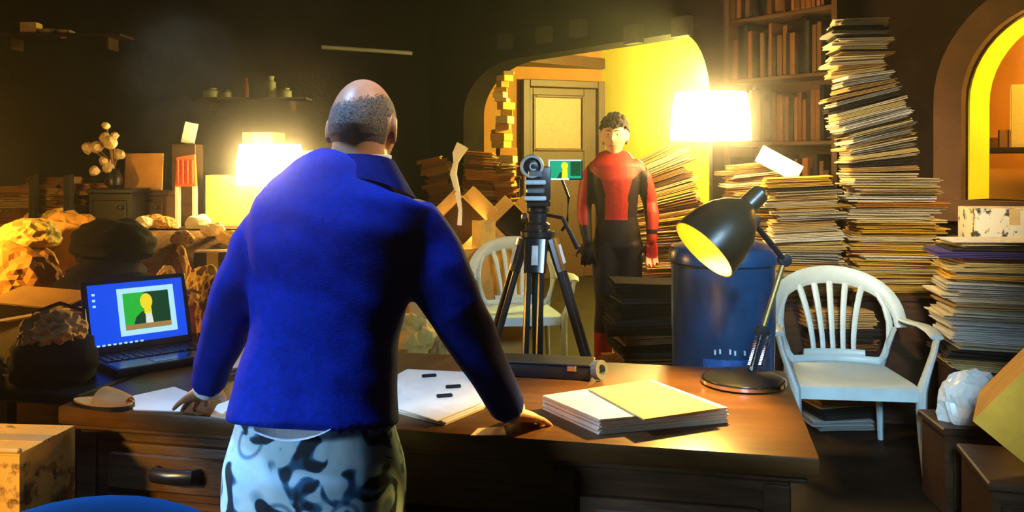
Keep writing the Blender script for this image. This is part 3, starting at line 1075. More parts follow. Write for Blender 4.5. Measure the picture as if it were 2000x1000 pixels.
# slumped pile below the standing lamp
cabinet('low_cabinet', 'dark cabinet under the slumped pile beside the person in red', (1.05, 5.86, 0), (0.46, 0.46, 0.62), 0, DARKWOOD, 1)
pile('newspaper', 'the slumped pile beside the person in red', 'papers in the slumped pile', base(1316, 5.84, 0.62), math.radians(-6), 0.78, 0.47, 0.36,
     {'cream': 4, 'pale yellow': 4, 'tan': 3, 'brown': 2, 'yellow': 1}, 41, 0.016, 0.036, tilt=lambda f: -3 - 24 * max(0, f - 0.35) / 0.65, drift=lambda f: 0.0, wob=4)
pile('newspaper', 'the brown heap under the white card', 'papers in the brown heap', base(1465, 5.58, 0.62), math.radians(-4), 0.72, 0.36, 0.32,
     {'brown': 3, 'tan': 4, 'cream': 2, 'pale yellow': 2, 'dark grey': 1}, 47, 0.016, 0.034, tilt=lambda f: 6 * math.sin(f * 5), wob=5)
cabinet('low_cabinet', 'dark cabinet under the brown heap behind the desk lamp', base(1468, 5.58, 0), (0.32, 0.40, 0.62), 0, DARKWOOD, 1)
# white card on the brown heap
p = at(1522, 320, 5.28)
o = obj('white_card', bx((0, 0, 0), (0.27, 0.012, 0.115), bev=0.002), WHITEPAP, None, 30, p, (math.radians(-18), math.radians(29), math.radians(-10)))
tag(o, 'white rectangular card propped askew on the paper heap near the bookcase', 'card')
# right pile in front of the hatch
cabinet('low_cabinet', 'dark cabinet under the mixed pile at the hatch', base(1945, 3.98, 0), (0.38, 0.40, 0.50), math.radians(-10), DARKWOOD, 1)
pile('newspaper', 'the mixed pile below the hatch', 'papers in the mixed pile', base(1930, 3.97, 0.50), math.radians(-12), 0.56, 0.42, 0.34,
     {'cream': 4, 'white': 3, 'grey': 2, 'pale yellow': 3, 'tan': 1.5, 'dark grey': 1.2}, 53, 0.012, 0.028, tilt=lambda f: 3 - 4 * f, wob=4,
     fixed={3: 'purple-blue', 4: 'pink', 5: 'pale yellow', 8: 'yellow'}, drift=lambda f: -0.01)
cabinet('low_cabinet', 'tall dark cabinet carrying the pale box below the hatch', base(1980, 4.48, 0), (0.52, 0.28, 1.04), math.radians(-8), DARKWOOD, 1)
t = carton('storage_box', 'pale storage box with dark scuffs on the cabinet under the hatch', base(1962, 4.42, 1.04), (0.36, 0.26, 0.155), math.radians(-10), (), mat('scuffed_white_card', (0.03, 0.03, 0.03), 0.7, 0.1, 16, 0.1, col2=(0.66, 0.60, 0.46), thr=0.42), closed=True)
# dim piles right of the person, under the lamp pile
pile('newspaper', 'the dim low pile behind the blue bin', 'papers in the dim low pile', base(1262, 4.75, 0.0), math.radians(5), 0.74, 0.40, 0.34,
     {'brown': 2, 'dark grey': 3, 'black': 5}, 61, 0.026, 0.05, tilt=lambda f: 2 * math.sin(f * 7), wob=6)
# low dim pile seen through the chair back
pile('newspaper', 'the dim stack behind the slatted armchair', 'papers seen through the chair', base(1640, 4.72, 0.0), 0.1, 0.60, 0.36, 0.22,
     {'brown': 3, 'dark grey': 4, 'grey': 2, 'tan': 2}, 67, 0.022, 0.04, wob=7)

# brown files on the far cabinet
for k, (px, d_, h_, w_, tl, sd) in enumerate(((866, 7.66, 0.38, 0.24, -14, 71), (932, 7.66, 0.45, 0.30, 4, 72), (986, 7.66, 0.34, 0.22, -3, 73))):
    nm = ('the left', 'the middle', 'the right')[k]
    pile('file_folder', nm + ' pile behind the cartons', 'brown files on the far cabinet', base(px, d_, 1.06 + (0.035 if k == 0 else 0)), 0, h_, w_, 0.30,
         {'rust': 4, 'brown': 3, 'orange': 3, 'tan': 1}, sd, 0.018, 0.034, tilt=lambda f, tl=tl: tl, wob=6, what='file folder')
# slim tower of small yellow boxes on the files
rnd = random.Random(5)
z = 1.06
px = 990
cabinet('low_cabinet', 'narrow dark plinth under the slim yellow tower', base(984, 8.25, 0), (0.30, 0.30, 1.30), 0, DARKWOOD, 1)
z = 1.30
nn = 17
hs = [rnd.uniform(0.04, 0.085) for _ in range(nn)]
kz = (2.29 - z) / sum(hs)
for i in range(nn):
    h_ = hs[i] * kz
    w_ = 0.075 + 0.11 * (1 - i / nn) + rnd.uniform(-0.02, 0.03)
    b = bmesh.new()
    box(b, (0, 0, h_ / 2), (w_, 0.10 + rnd.uniform(0, 0.05), h_ * 0.97), R(rnd.uniform(-2, 2), 'X'), 0.004)
    x = (984 + 6 * math.sin(i * 0.9) - 1000) * 8.25 / F
    o = obj('trinket_box', b, PAPER, None, 30, (x + rnd.uniform(-0.015, 0.015), 8.25, z), (0, 0, rnd.uniform(-0.8, 0.8)))
    cn = rnd.choice(('yellow', 'pale yellow', 'yellow', 'orange'))
    o.color = (*PAL[cn], 1)
    ft = nn - 1 - i
    tag(o, '%s small box, %s the slim tower under the arch' % (cn, 'topmost on' if ft == 0 else (ORD[ft] + ' from the top of') if ft <= i else 'lowest in' if i == 0 else ORD[i] + ' from the bottom of'), 'box', 'small boxes in the slim tower')
    z += h_
# white paper strip beside the star carton
b = lf([at(903, 284, 6.6), at(893, 302, 6.58), at(890, 318, 6.56), at(885, 340, 6.55), at(893, 372, 6.52), at(899, 410, 6.5), at(897, 440, 6.48)],
       [(0.052, 0.02), (0.042, 0.02), (0.02, 0.012), (0.028, 0.012), (0.022, 0.01), (0.016, 0.008), (0.018, 0.008)], 7, up=Vector((0, 1, 0)))
o = obj('paper_scroll', b, WHITEPAP, None, 20)
tag(o, 'twisted white paper scroll standing up from the open cartons', 'paper')
# bookcase
BS0 = wall_s(1385) + 0.42
BS1 = wall_s(1680)
BD = 0.30
BW = BS1 - BS0
bc = thing('bookcase', 'tall dark wooden bookcase full of brown books behind the standing lamp', 'bookcase', wp((BS0 + BS1) / 2, BD / 2 + 0.01), math.atan2(U.y, U.x))
obj('side_panel', bx((-BW / 2, 0, 1.5), (0.04, BD, 3.0)), DARKWOOD, bc)
obj('side_panel', bx((BW / 2, 0, 1.5), (0.04, BD, 3.0)), DARKWOOD, bc)
obj('back_panel', bx((0, BD / 2 - 0.01, 1.5), (BW - 0.04, 0.015, 3.0)), DARKWOOD, bc)
SHZ = (0.1, 0.62, 1.10, 1.56, 2.02, 2.46, 2.95)
for z in SHZ:
    obj('shelf', bx((0, -0.005, z), (BW - 0.042, BD - 0.03, 0.028), bev=0.004), DARKWOOD, bc)
rnd = random.Random(77)
NUMW = ORD
Mbc = Matrix.Translation(bc.location) @ Matrix.Rotation(bc.rotation_euler.z, 4, 'Z')
bookme = {}


def book_mesh(k):
    if k in bookme:
        return bookme[k]
    b = bmesh.new()     # spine towards -y; covers proud of the page block
    box(b, (0, 0.0, 0.5), (1, 1, 1), bev=0.03)
    for zz in (0.12, 0.2, 0.8, 0.88):
        box(b, (0, -0.5, zz), (0.9, 0.03, 0.018))
    bmesh.ops.recalc_face_normals(b, faces=b.faces[:])
    me = bpy.data.meshes.new('book')
    b.to_mesh(me)
    b.free()
    me.materials.append(BOOKM)
    bookme[k] = me
    return me


for si, z in ((5, SHZ[5]), (4, SHZ[4]), (3, SHZ[3]), (2, SHZ[2])):
    x = -BW / 2 + 0.03
    row = []
    while True:
        t_ = rnd.uniform(0.022, 0.048)
        if x + t_ > BW / 2 - 0.05:
            break
        row.append((x, t_))
        x += t_ + 0.002
    n = len(row)
    for i, (x, t_) in enumerate(row):
        h_ = rnd.uniform(0.28, 0.40) if si != 2 else rnd.uniform(0.26, 0.38)
        o = bpy.data.objects.new('book', book_mesh(0))
        C.objects.link(o)
        p = Mbc @ Vector((x + t_ / 2, -0.03 + rnd.uniform(-0.02, 0.02), z + 0.0145))
        o.location = p
        o.rotation_euler = (0, 0, bc.rotation_euler.z)
        o.scale = (t_ * 0.94, 0.19, h_)
        cn = pick(rnd, {'brown': 5, 'rust': 2, 'dark grey': 4, 'black': 3})
        k = rnd.uniform(0.15, 0.42)
        o.color = (*(v * k for v in PAL[cn]), 1)
        wh = {5: 'top', 4: 'upper', 3: 'middle', 2: 'low'}[si]
        il, ir = i, n - 1 - i
        e = ('first' if min(il, ir) == 0 else ORD[min(il, ir)]) + (' from the arch end' if il <= ir else ' from the tower end')
        tag(o, '%s book, %s of the bookcase\'s %s row' % (cn, e, wh), 'book', 'books on the bookcase %s shelf' % wh)

# ------------------------------------------------------------------ lamps
def drum_lamp(name, label, loc, pole, R0, R1, sh, zc, base_r):
    t = thing(name, label, 'lamp', loc)
    obj('base', lt([(base_r, 0), (base_r, 0.012), (base_r * 0.8, 0.025), (0.02, 0.035)], 28), BLACKM, t)
    obj('pole', lf([(0, 0, 0.03), (0, 0, pole)], [0.011, 0.011], 12), BLACKM, t)
    z0, z1 = zc - sh / 2, zc + sh / 2
    b = bmesh.new()
    r = lathe(b, [(R0, z0), (R0 * 0.5 + R1 * 0.5 + 0.01, (z0 + z1) / 2), (R1, z1), (R1 - 0.006, z1), (R0 * 0.5 + R1 * 0.5 + 0.004, (z0 + z1) / 2), (R0 - 0.006, z0)], 40)
    for k in range(40):
        b.faces.new((r[5][k], r[5][(k + 1) % 40], r[0][(k + 1) % 40], r[0][k]))
    obj('lamp_shade', b, LAMPGLOW, t)
    obj('bulb', lt([(0.012, zc - 0.09), (0.014, zc - 0.05), (0.036, zc), (0.03, zc + 0.03), (0.004, zc + 0.045)], 16), BULB, t)
    return t


p = at(528, 322, 5.42)
drum_lamp('table_lamp', 'glowing drum-shaded table lamp on the sideboard behind the man', (p.x, 5.42, 1.02), p.z - 1.02 - 0.1, 0.205, 0.185, 0.25, p.z - 1.02, 0.09)
p = at(1388, 228, 5.2)
drum_lamp('floor_lamp', 'glowing drum-shaded standing lamp before the bookcase', (p.x, 5.2, 0), p.z - 0.1, 0.235, 0.21, 0.28, p.z, 0.15)

# desk lamp
def desk_lamp():
    bpos = on(1452, 750, 0.76)
    t = thing('desk_lamp', 'dark adjustable desk lamp with lit yellow shade on the desk corner', 'lamp', bpos)
    L0 = bpos
    obj('base', lt([(0.118, 0), (0.122, 0.006), (0.118, 0.020), (0.10, 0.030), (0.03, 0.038), (0.015, 0.05)], 36), BLACKM, t)
    obj('base_ring', lt([(0.1225, 0.004), (0.1265, 0.006), (0.1265, 0.016), (0.1205, 0.018)], 36, capb=False, capt=False), CHROME, t)['label'] = 'chrome rim of the base'
    j1 = at(1488, 648, 2.66) - L0
    el = at(1532, 508, 2.74) - L0
    tp = at(1470, 432, 2.62) - L0
    obj('lower_arm', lf([Vector((0.02, 0, 0.03)), j1 * 0.5 + Vector((0.008, 0, 0.02)), j1], [0.014, 0.014, 0.014], 10), BLACKM, t)
    for dx in (-0.016, 0.016):
        sp = []
        for i in range(120):
            q = i / 119
            c_ = Vector((0.03, -0.005, 0.06)).lerp(j1 + Vector((0.0, 0, -0.01)), q) + Vector((dx - 0.0, -0.012, 0))
            th = i * 0.9
            sp.append(c_ + Vector((0.0065 * math.cos(th), 0.0065 * math.sin(th), 0)))
        obj('spring', lf(sp, [0.0022] * 120, 5), CHROME, t)['label'] = 'chrome spring'
    obj('middle_arm', lf([j1, el], [0.0085, 0.0085], 10), mat('brass', (0.42, 0.27, 0.09), 0.3, 0.2, 20, 0.03, metal=0.8), t)['label'] = 'brassy arm rod'
    obj('upper_arm', lf([el, tp], [0.0095, 0.0095], 10), BLACKM, t)
    for q in (j1, el, tp):
        obj('joint', lt([(0.004, -0.016), (0.02, -0.014), (0.02, 0.014), (0.004, 0.016)], 16, T(*q) @ R(90, 'X')), BLACKM, t)
    oc = at(1374, 488, 2.50) - L0
    ax = (oc - (at(1466, 396, 2.545) - L0))
    ln = ax.length
    axn = ax.normalized()
    M = T(*oc) @ (-axn).to_track_quat('Z', 'Y').to_matrix().to_4x4()      # z runs from the mouth to the neck
    Ro = 0.106
    prof = [(Ro, 0), (Ro * 0.99, 0.03), (Ro * 0.93, 0.075), (Ro * 0.80, 0.12), (Ro * 0.60, 0.155), (Ro * 0.38, 0.178), (0.030, 0.19), (0.028, 0.245), (0.02, 0.255)]
    inn = [(r - 0.004, z) for r, z in prof[:6]] + [(0.005, 0.182)]
    b = lt(prof, 40, M, capb=False)
    sh = obj('lamp_shade', b, SHADEOUT, t)
    b = lt([(Ro, 0.0)] + inn, 40, M, capb=False)
    obj('reflector', b, SHADEIN, sh)['label'] = 'lit yellow inside of the shade'
    obj('bulb', lt([(0.012, 0.175), (0.016, 0.13), (0.030, 0.10), (0.026, 0.075), (0.004, 0.062)], 16, M), BULB, sh)
    wpos = L0 + oc - axn * 0.06
    light('desk_lamp_light', 'SPOT', wpos, 125, (1.0, 0.62, 0.13), 0.03, wpos + Vector((-0.03, -0.32, -1.0)), spot_size=math.radians(125), spot_blend=0.5)
    return t


desk_lamp()

# ------------------------------------------------------------------ blue bin
def bin_():
    bp_ = ((1412 - 1000) * 3.22 / F, 3.22, 0)
    t = thing('waste_bin', 'tall dark blue plastic bin behind the desk lamp', 'bin', bp_)
    obj('body', lt([(0.155, 0), (0.165, 0.01), (0.172, 0.30), (0.178, 0.52), (0.19, 0.53), (0.192, 0.545), (0.182, 0.56), (0.186, 0.80), (0.188, 0.83), (0.188, 1.06)], 40), BINBLUE, t)
    obj('lid', lt([(0.196, 1.06), (0.20, 1.065), (0.20, 1.10), (0.19, 1.12), (0.12, 1.145), (0.02, 1.15)], 40), BINBLUE, t)
    lab = bmesh.new()
    rr = 0.1885
    for k in range(7):
        a = math.radians(-112 + k * 5.2)
        if k in (2, 5):
            continue
        box(lab, (rr * math.cos(a), rr * math.sin(a), 0.765 + (0.004 if k % 2 else 0)), (0.006, 0.010, 0.016), None)
    obj('label_marks', lab, mat('pale_print', (0.5, 0.58, 0.62), 0.5, 0.1, 20, 0), t)
    lb = bmesh.new()
    g0, g1 = [], []
    for k in range(11):
        a = math.radians(-125 + k * 5.2)
        g0.append(lb.verts.new((0.1875 * math.cos(a), 0.1875 * math.sin(a), 0.62)))
        g1.append(lb.verts.new((0.1892 * math.cos(a), 0.1892 * math.sin(a), 0.74)))
    for k in range(10):
        lb.faces.new((g0[k], g0[k + 1], g1[k + 1], g1[k]))
    obj('blue_sticker', lb, mat('blue_print', (0.03, 0.10, 0.30), 0.35, 0.4, 30, 0.1), t)
    return t


bin_()

# ------------------------------------------------------------------ video camera on tripod
def tripod():
    d = 3.62
    top = at(1050, 452, d)
    t = thing('tripod', 'black tall camera tripod with double-tube legs behind the desk', 'tripod', (top.x, d, 0))
    z = top.z
    obj('bowl', lt([(0.030, z - 0.10), (0.045, z - 0.08), (0.062, z - 0.03), (0.072, z - 0.02), (0.072, z), (0.05, z + 0.01)], 24), BLACKM, t)
    obj('centre_post', lf([(0, 0, z - 0.1), (0, 0, z - 0.62)], [0.026, 0.022], 14), mat('dark_teal_metal', (0.01, 0.05, 0.055), 0.2, 0.2, 10, 0, metal=0.5), t)
    for k, a in enumerate((200, 262, 338)):
        a = math.radians(a)
        dr = Vector((math.cos(a), math.sin(a), 0))
        sd = Vector((-dr.y, dr.x, 0))
        p0 = dr * 0.065 + Vector((0, 0, z - 0.03))
        p1 = dr * 0.40 + Vector((0, 0, 0.02))
        lg = obj('leg', lf([p0 + dr * 0.0, p0.lerp(p1, 0.12)], [(0.05, 0.024), (0.045, 0.022)], 10), BLACKM, t)
        for s in (-1, 1):
            obj('leg_tube', lf([p0 + sd * s * 0.026, p0.lerp(p1, 0.55) + sd * s * 0.026], [0.0135, 0.0135], 10), BLACKM, lg)
        obj('lower_tube', lf([p0.lerp(p1, 0.5), p1], [0.014, 0.012], 10), BLACKM, lg)
        obj('clamp', lf([p0.lerp(p1, 0.53), p0.lerp(p1, 0.575)], [(0.045, 0.022)] * 2, 10), BLACKP, lg)
        obj('highlight_plate', lf([p0.lerp(p1, 0.02) + dr * 0.02, p0.lerp(p1, 0.09) + dr * 0.02], [(0.016, 0.008)] * 2, 8), mat('pale_teal_enamel'), lg)['label'] = 'pale plate painted as a leg highlight'  # pale plates added as painted highlights on the black legs
        obj('foot', lt([(0.012, 0), (0.02, 0.004), (0.02, 0.03), (0.012, 0.045)], 12, T(p1.x, p1.y, 0)), BLACKP, lg)
    # pan head
    obj('pan_head', lt([(0.05, z + 0.01), (0.052, z + 0.03), (0.04, z + 0.04), (0.04, z + 0.075), (0.05, z + 0.085), (0.05, z + 0.10), (0.03, z + 0.105)], 20), BLACKM, t)
    obj('pan_handle', lf([(0.03, 0.0, z + 0.07), (0.10, -0.06, z + 0.06), (0.16, -0.1, z - 0.06)], [0.008, 0.008, 0.012], 10), BLACKP, t)
    obj('tension_knob', lt([(0.012, 0), (0.018, 0.004), (0.018, 0.02), (0.008, 0.024)], 14, T(-0.045, -0.02, z + 0.06) @ R(-90, 'Y')), CHROME, t)
    # the camera, a thing of its own
    cz = z + 0.106
    c_ = thing('video_camera', 'black film camera with round front ring and green monitor, on the tripod', 'camera', (top.x, d, cz))
    obj('base_plate', bx((0, 0, 0.012), (0.10, 0.16, 0.022), bev=0.004), BLACKM, c_)
    obj('body', bx((0, 0.02, 0.095), (0.105, 0.20, 0.14), bev=0.012, seg=2), BLACKP, c_)
    for k, (zz, w_) in enumerate(((0.035, 0.088), (0.066, 0.075), (0.10, 0.085), (0.135, 0.062))):
        ob = bx((-0.012, -0.092, zz), (w_, 0.022, 0.018 if k != 3 else 0.026), bev=0.004)
        obj('control_block', ob, GREYM if k % 2 else mat('pale_enamel', (0.62, 0.72, 0.80), 0.3, 0.1, 20, 0), c_)
    rc = at(1038, 325, d) - Vector((top.x, d, cz))
    M = T(rc.x, -0.07, rc.z) @ R(90, 'X')
    b = bmesh.new()
    r = lathe(b, [(0.047, -0.01), (0.049, 0.02), (0.045, 0.032), (0.036, 0.032), (0.035, 0.004)], 32, M)
    b.faces.new(list(reversed(r[0])))
    obj('eyepiece_ring', b, mat('pale_teal_enamel', (0.62, 0.80, 0.80), 0.3, 0.1, 20, 0), c_)['label'] = 'pale round ring'
    ey = obj('eyepiece_lens', lt([(0.0355, 0.005), (0.034, 0.010), (0.02, 0.014), (0.002, 0.015)], 28, M), BLACKP, c_)
    arc = bmesh.new()
    for k in range(9):
        a0 = math.radians(50 + k * 29)
        a1 = math.radians(50 + (k + 1) * 29)
        q = []
        for rr, aa in ((0.011, a0), (0.017, a0), (0.017, a1), (0.011, a1)):
            q.append((M @ Vector((0.006 + rr * math.cos(aa), rr * math.sin(aa), 0.017))))
        q2 = [M @ Vector((0.006 + rr * math.cos(aa), rr * math.sin(aa), 0.013)) for rr, aa in ((0.011, a0), (0.017, a0), (0.017, a1), (0.011, a1))]
        hexa(arc, q2 + q)
    obj('lens_mark', arc, mat('pale_print', (0.5, 0.58, 0.62)), ey)
    obj('eyepiece_neck', lf([Vector((rc.x, -0.055, rc.z - 0.05)), Vector((rc.x + 0.01, 0.0, 0.15))], [0.02, 0.024], 12), BLACKM, c_)
    obj('hinge_arm', lf([(0.04, -0.04, 0.15), (0.05, -0.06, rc.z - 0.01)], [0.012, 0.012], 10), GREYM, c_)
    # side cables
    obj('cable', lf([(0.05, 0.0, 0.13), (0.10, -0.03, 0.11), (0.125, -0.05, 0.04), (0.12, -0.05, -0.06), (0.10, -0.03, -0.1)], [0.006] * 5, 8), BLACKP, c_)
    # flip-out monitor
    s0, s1 = at(1070, 312, d) - Vector((top.x, d, cz)), at(1136, 351, d) - Vector((top.x, d, cz))
    cx_, czz = (s0.x + s1.x) / 2, (s0.z + s1.z) / 2
    w_, h_ = s1.x - s0.x, s0.z - s1.z
    mo = obj('monitor', bx((cx_, -0.05, czz), (w_, 0.016, h_), bev=0.004), BLACKP, c_)
    fr = bmesh.new()
    for x0, x1, z0, z1 in ((-0.5, -0.46, -0.5, 0.5), (-0.46, 0.46, 0.44, 0.5), (-0.46, 0.1, -0.5, -0.42)):
        box(fr, (cx_ + (x0 + x1) / 2 * w_, -0.0605, czz + (z0 + z1) / 2 * h_), ((x1 - x0) * w_, 0.004, (z1 - z0) * h_))
    obj('lit_edge', fr, SCR_WHITE, mo)
    obj('screen', bx((cx_, -0.0590, czz), (w_ * 0.90, 0.002, h_ * 0.84)), SCR_TEAL, mo)
    dk_ = bmesh.new()
    box(dk_, (cx_ + 0.29 * w_, -0.0605, czz + 0.05 * h_), (w_ * 0.30, 0.002, h_ * 0.70))
    prism(dk_, [(-0.26, -0.42), (0.02, -0.42), (-0.02, -0.08), (-0.16, -0.12)], 0.0600, 0.0608, T(cx_, 0, czz) @ R(90, 'X') @ Matrix.Diagonal((w_, h_, 1, 1)))
    obj('screen_dark', dk_, SCR_DKGREEN, mo)
    fg = bmesh.new()
    prism(fg, [(0.10 * math.cos(a) - 0.03, 0.19 * math.sin(a) + 0.20) for a in [2 * PI * k / 14 for k in range(14)]], 0.0612, 0.0618, T(cx_, 0, czz) @ R(90, 'X') @ Matrix.Diagonal((w_, h_, 1, 1)))
    prism(fg, [(-0.12, -0.42), (0.06, -0.42), (0.05, 0.05), (-0.09, 0.05)], 0.0610, 0.0616, T(cx_, 0, czz) @ R(90, 'X') @ Matrix.Diagonal((w_, h_, 1, 1)))
    obj('screen_figure', fg, SCR_YEL, mo)
    obj('monitor_arm', lf([(0.05, -0.02, czz - 0.02), (cx_ - w_ / 2, -0.045, czz)], [0.008, 0.008], 8), BLACKM, c_)


tripod()

# ------------------------------------------------------------------ laptop
def laptop():
    pb_ = Vector((-1.19, 2.92, 0.76))
    rz = math.radians(44)
    t = thing('laptop', 'open black laptop with bright blue screen, left of the man\'s hand', 'laptop', pb_, rz)
    w, d = 0.36, 0.27
    obj('base', bx((0, 0, 0.013), (w, d, 0.024), bev=0.005, seg=2), BLACKP, t)
    kb = bmesh.new()
    for r in range(5):
        for k in range(13):
            box(kb, (-0.155 + k * 0.0258, 0.095 - r * 0.024, 0.0265), (0.021, 0.019, 0.005), bev=0.0015)
    o = obj('keyboard', kb, mat('key_plastic', (0.05, 0.055, 0.06), 0.25, 0.2, 20, 0), t)
    obj('touchpad', bx((0.0, -0.075, 0.0258), (0.10, 0.065, 0.002), bev=0.0008), mat('touchpad', (0.06, 0.10, 0.14), 0.15, 0.1, 20, 0), t)
    obj('palm_plate', bx((0.0, -0.075, 0.0252), (w - 0.02, 0.10, 0.0012)), mat('palm_plate', (0.05, 0.09, 0.13), 0.22, 0.2, 20, 0), t)
    M = T(0, d / 2 - 0.005, 0.026) @ R(-17, 'X') @ R(90, 'X')       # x across, y up the lid, z towards the viewer
    h = 0.25
    lid = obj('lid', bx((0, h / 2, 0), (w, h, 0.012), M, bev=0.004), BLACKP, t)
    obj('screen', bx((0, h / 2 + 0.004, 0.0068), (w - 0.036, h - 0.042, 0.0015), M), SCR_BLUE, lid)

    def quad(name, x0, x1, y0, y1, z, m):
        obj(name, bx(((x0 + x1) / 2, (y0 + y1) / 2, z), (x1 - x0, y1 - y0, 0.0006), M), m, lid)
    quad('window', -0.068, 0.128, 0.048, 0.212, 0.0080, SCR_CYAN)
    quad('picture', -0.050, 0.108, 0.066, 0.194, 0.0086, SCR_GREEN)
    quad('picture_dark', 0.022, 0.108, 0.082, 0.194, 0.0092, SCR_DKGREEN)
    quad('picture_table', -0.050, 0.108, 0.066, 0.084, 0.0097, SCR_TAN)
    b = bmesh.new()
    prism(b, [(0.028 + 0.021 * math.cos(a), 0.160 + 0.028 * math.sin(a)) for a in [2 * PI * k / 18 for k in range(18)]], 0.0098, 0.0104, M)
    prism(b, [(0.018, 0.118), (0.044, 0.118), (0.042, 0.145), (0.020, 0.145)], 0.0098, 0.0103, M)
    obj('picture_face', b, SCR_YEL, lid)
    b = bmesh.new()
    prism(b, [(-0.020, 0.084), (0.085, 0.084), (0.074, 0.112), (0.045, 0.126), (0.010, 0.126), (-0.012, 0.108)], 0.0094, 0.0097, M)
    obj('picture_coat', b, SCR_DKGREEN, lid)
    b = bmesh.new()
    prism(b, [(0.020, 0.084), (0.046, 0.084), (0.042, 0.124), (0.022, 0.124)], 0.00985, 0.0101, M)
    obj('picture_shirt', b, SCR_WHITE, lid)
    b = bmesh.new()
    for k in range(9):
        box(b, (-0.145 + k * 0.018, 0.026, 0.0082), (0.010, 0.006, 0.0005), M)
    for y in (0.20, 0.18, 0.16):
        box(b, (-0.145, y, 0.0082), (0.010, 0.008, 0.0005), M)
    obj('screen_icons', b, SCR_CYAN, lid)['kind'] = 'stuff'


laptop()

# ------------------------------------------------------------------ things on the desk
def slab_pile(name, label, corners, z0, h, sheets, m, cat='papers', seed=1, group=None):
    """stack of loose sheets whose outline is the given four corners"""
    c_ = sum((Vector((p.x, p.y, 0)) for p in corners), Vector()) / len(corners)
    rnd = random.Random(seed)
    b = bmesh.new()
    t = h / sheets
    for k in range(sheets):
        ox, oy, a = rnd.uniform(-0.004, 0.004), rnd.uniform(-0.004, 0.004), rnd.uniform(-0.012, 0.012)
        poly = []
        for p in corners:
            v = Vector((p.x, p.y, 0)) - c_
            v = Matrix.Rotation(a, 3, 'Z') @ v
            poly.append((v.x + ox, v.y + oy))
        prism(b, poly, k * t, (k + 0.93) * t)
    return tag(obj(name, b, m, None, 20, (c_.x, c_.y, z0)), label, cat, group)


def oncorners(l, z=0.76):
    return [on(x, y, z) for x, y in l]


slab_pile('paper_stack', 'thick stack of white and yellow paper on the desk by the lamp', oncorners([(1062, 800), (1275, 768), (1422, 826), (1172, 850)]), 0.7605, 0.040, 9, CREAM, 'papers', 3)
slab_pile('paper_sheet', 'loose yellowed sheet on top of the thick paper stack', oncorners([(1150, 762), (1268, 745), (1408, 800), (1260, 822)], 0.80), 0.8015, 0.004, 1, CRUMPY, 'paper', 4)
slab_pile('open_folder', 'open cream folder of papers under the man\'s right arm', oncorners([(768, 745), (800, 728), (912, 734), (944, 800), (866, 832), (766, 806)]), 0.7605, 0.012, 3, CREAM, 'folder', 5)
o = slab_pile('paper_sheet', 'cream printed sheet lying askew on the open folder', oncorners([(792, 738), (905, 738), (936, 788), (852, 822), (770, 796)], 0.776), 0.7735, 0.003, 1, CREAM, 'paper', 6)
for k, (x, y) in enumerate(((885, 757), (868, 775), (838, 736))):
    p = on(x, y, 0.777)
    o = obj('black_clip', bx((0, 0, 0.004), (0.045, 0.012, 0.008), bev=0.002), BLACKP, None, 30, (p.x, p.y, 0.7770), (0, 0, 0.25))
    tag(o, ('dark clip on the sheet, nearer the man\'s sleeve', 'dark clip on the sheet, nearer the folder\'s front corner', 'dark clip at the back edge of the sheet')[k], 'clip', 'dark clips on the folder')
slab_pile('paper_sheet', 'small pinkish sheet at the desk edge beside the man\'s right cuff', oncorners([(935, 838), (985, 835), (990, 851), (920, 852)]), 0.7605, 0.003, 1, mat('pinkish_paper', (0.72, 0.50, 0.42), 0.8, 0.1), 'paper', 7)
slab_pile('paper_sheet', 'white sheet on the desk under the laptop front', oncorners([(250, 778), (340, 758), (392, 778), (352, 806), (262, 803)]), 0.7605, 0.003, 1, WHITEPAP, 'paper', 8)
slab_pile('paper_sheet', 'white sheet between the man\'s left hand and his jacket', oncorners([(425, 792), (470, 775), (520, 800), (470, 822), (412, 814)]), 0.7605, 0.003, 1, WHITEPAP, 'paper', 9)
slab_pile('notebook', 'pale pinkish notebook behind the man\'s left wrist', oncorners([(440, 700), (500, 684), (520, 720), (440, 735)]), 0.7605, 0.022, 3, mat('pinkish_paper'), 'notebook', 10)

# tan slipper
def slipper():
    p = on(200, 793, 0.76)
    t = thing('slipper', 'tan leather slipper lying at the desk\'s left front corner', 'slipper', (p.x, p.y, 0.7605), math.radians(-18))
    pts = []
    for k in range(28):
        a = 2 * PI * k / 28
        x = 0.10 * math.cos(a)
        y = (0.043 + 0.010 * math.cos(a)) * math.sin(a)
        pts.append((x, y))
    obj('sole', pm(pts, 0, 0.010), BLACKP, t)
    obj('insole', pm([(x * 0.95, y * 0.92) for x, y in pts], 0.010, 0.014), TANL, t)
    b = bmesh.new()
    n0 = 10
    g = []
    for j in range(6):
        x = 0.005 + 0.088 * j / 5
        wy = (0.045 + 0.008 * x / 0.1) * math.sqrt(max(0.03, 1 - (x / 0.1) ** 2)) * 1.02
        row = []
        for i in range(n0 + 1):
            a = PI * i / n0
            row.append(b.verts.new((x, wy * math.cos(a), 0.012 + (0.042 - 0.022 * j / 5) * math.sin(a))))
        g.append(row)
    for j in range(5):
        for i in range(n0):
            b.faces.new((g[j][i], g[j][i + 1], g[j + 1][i + 1], g[j + 1][i]))
    bmesh.ops.solidify(b, geom=b.faces[:], thickness=0.003)
    obj('upper', b, TANL, t)


slipper()
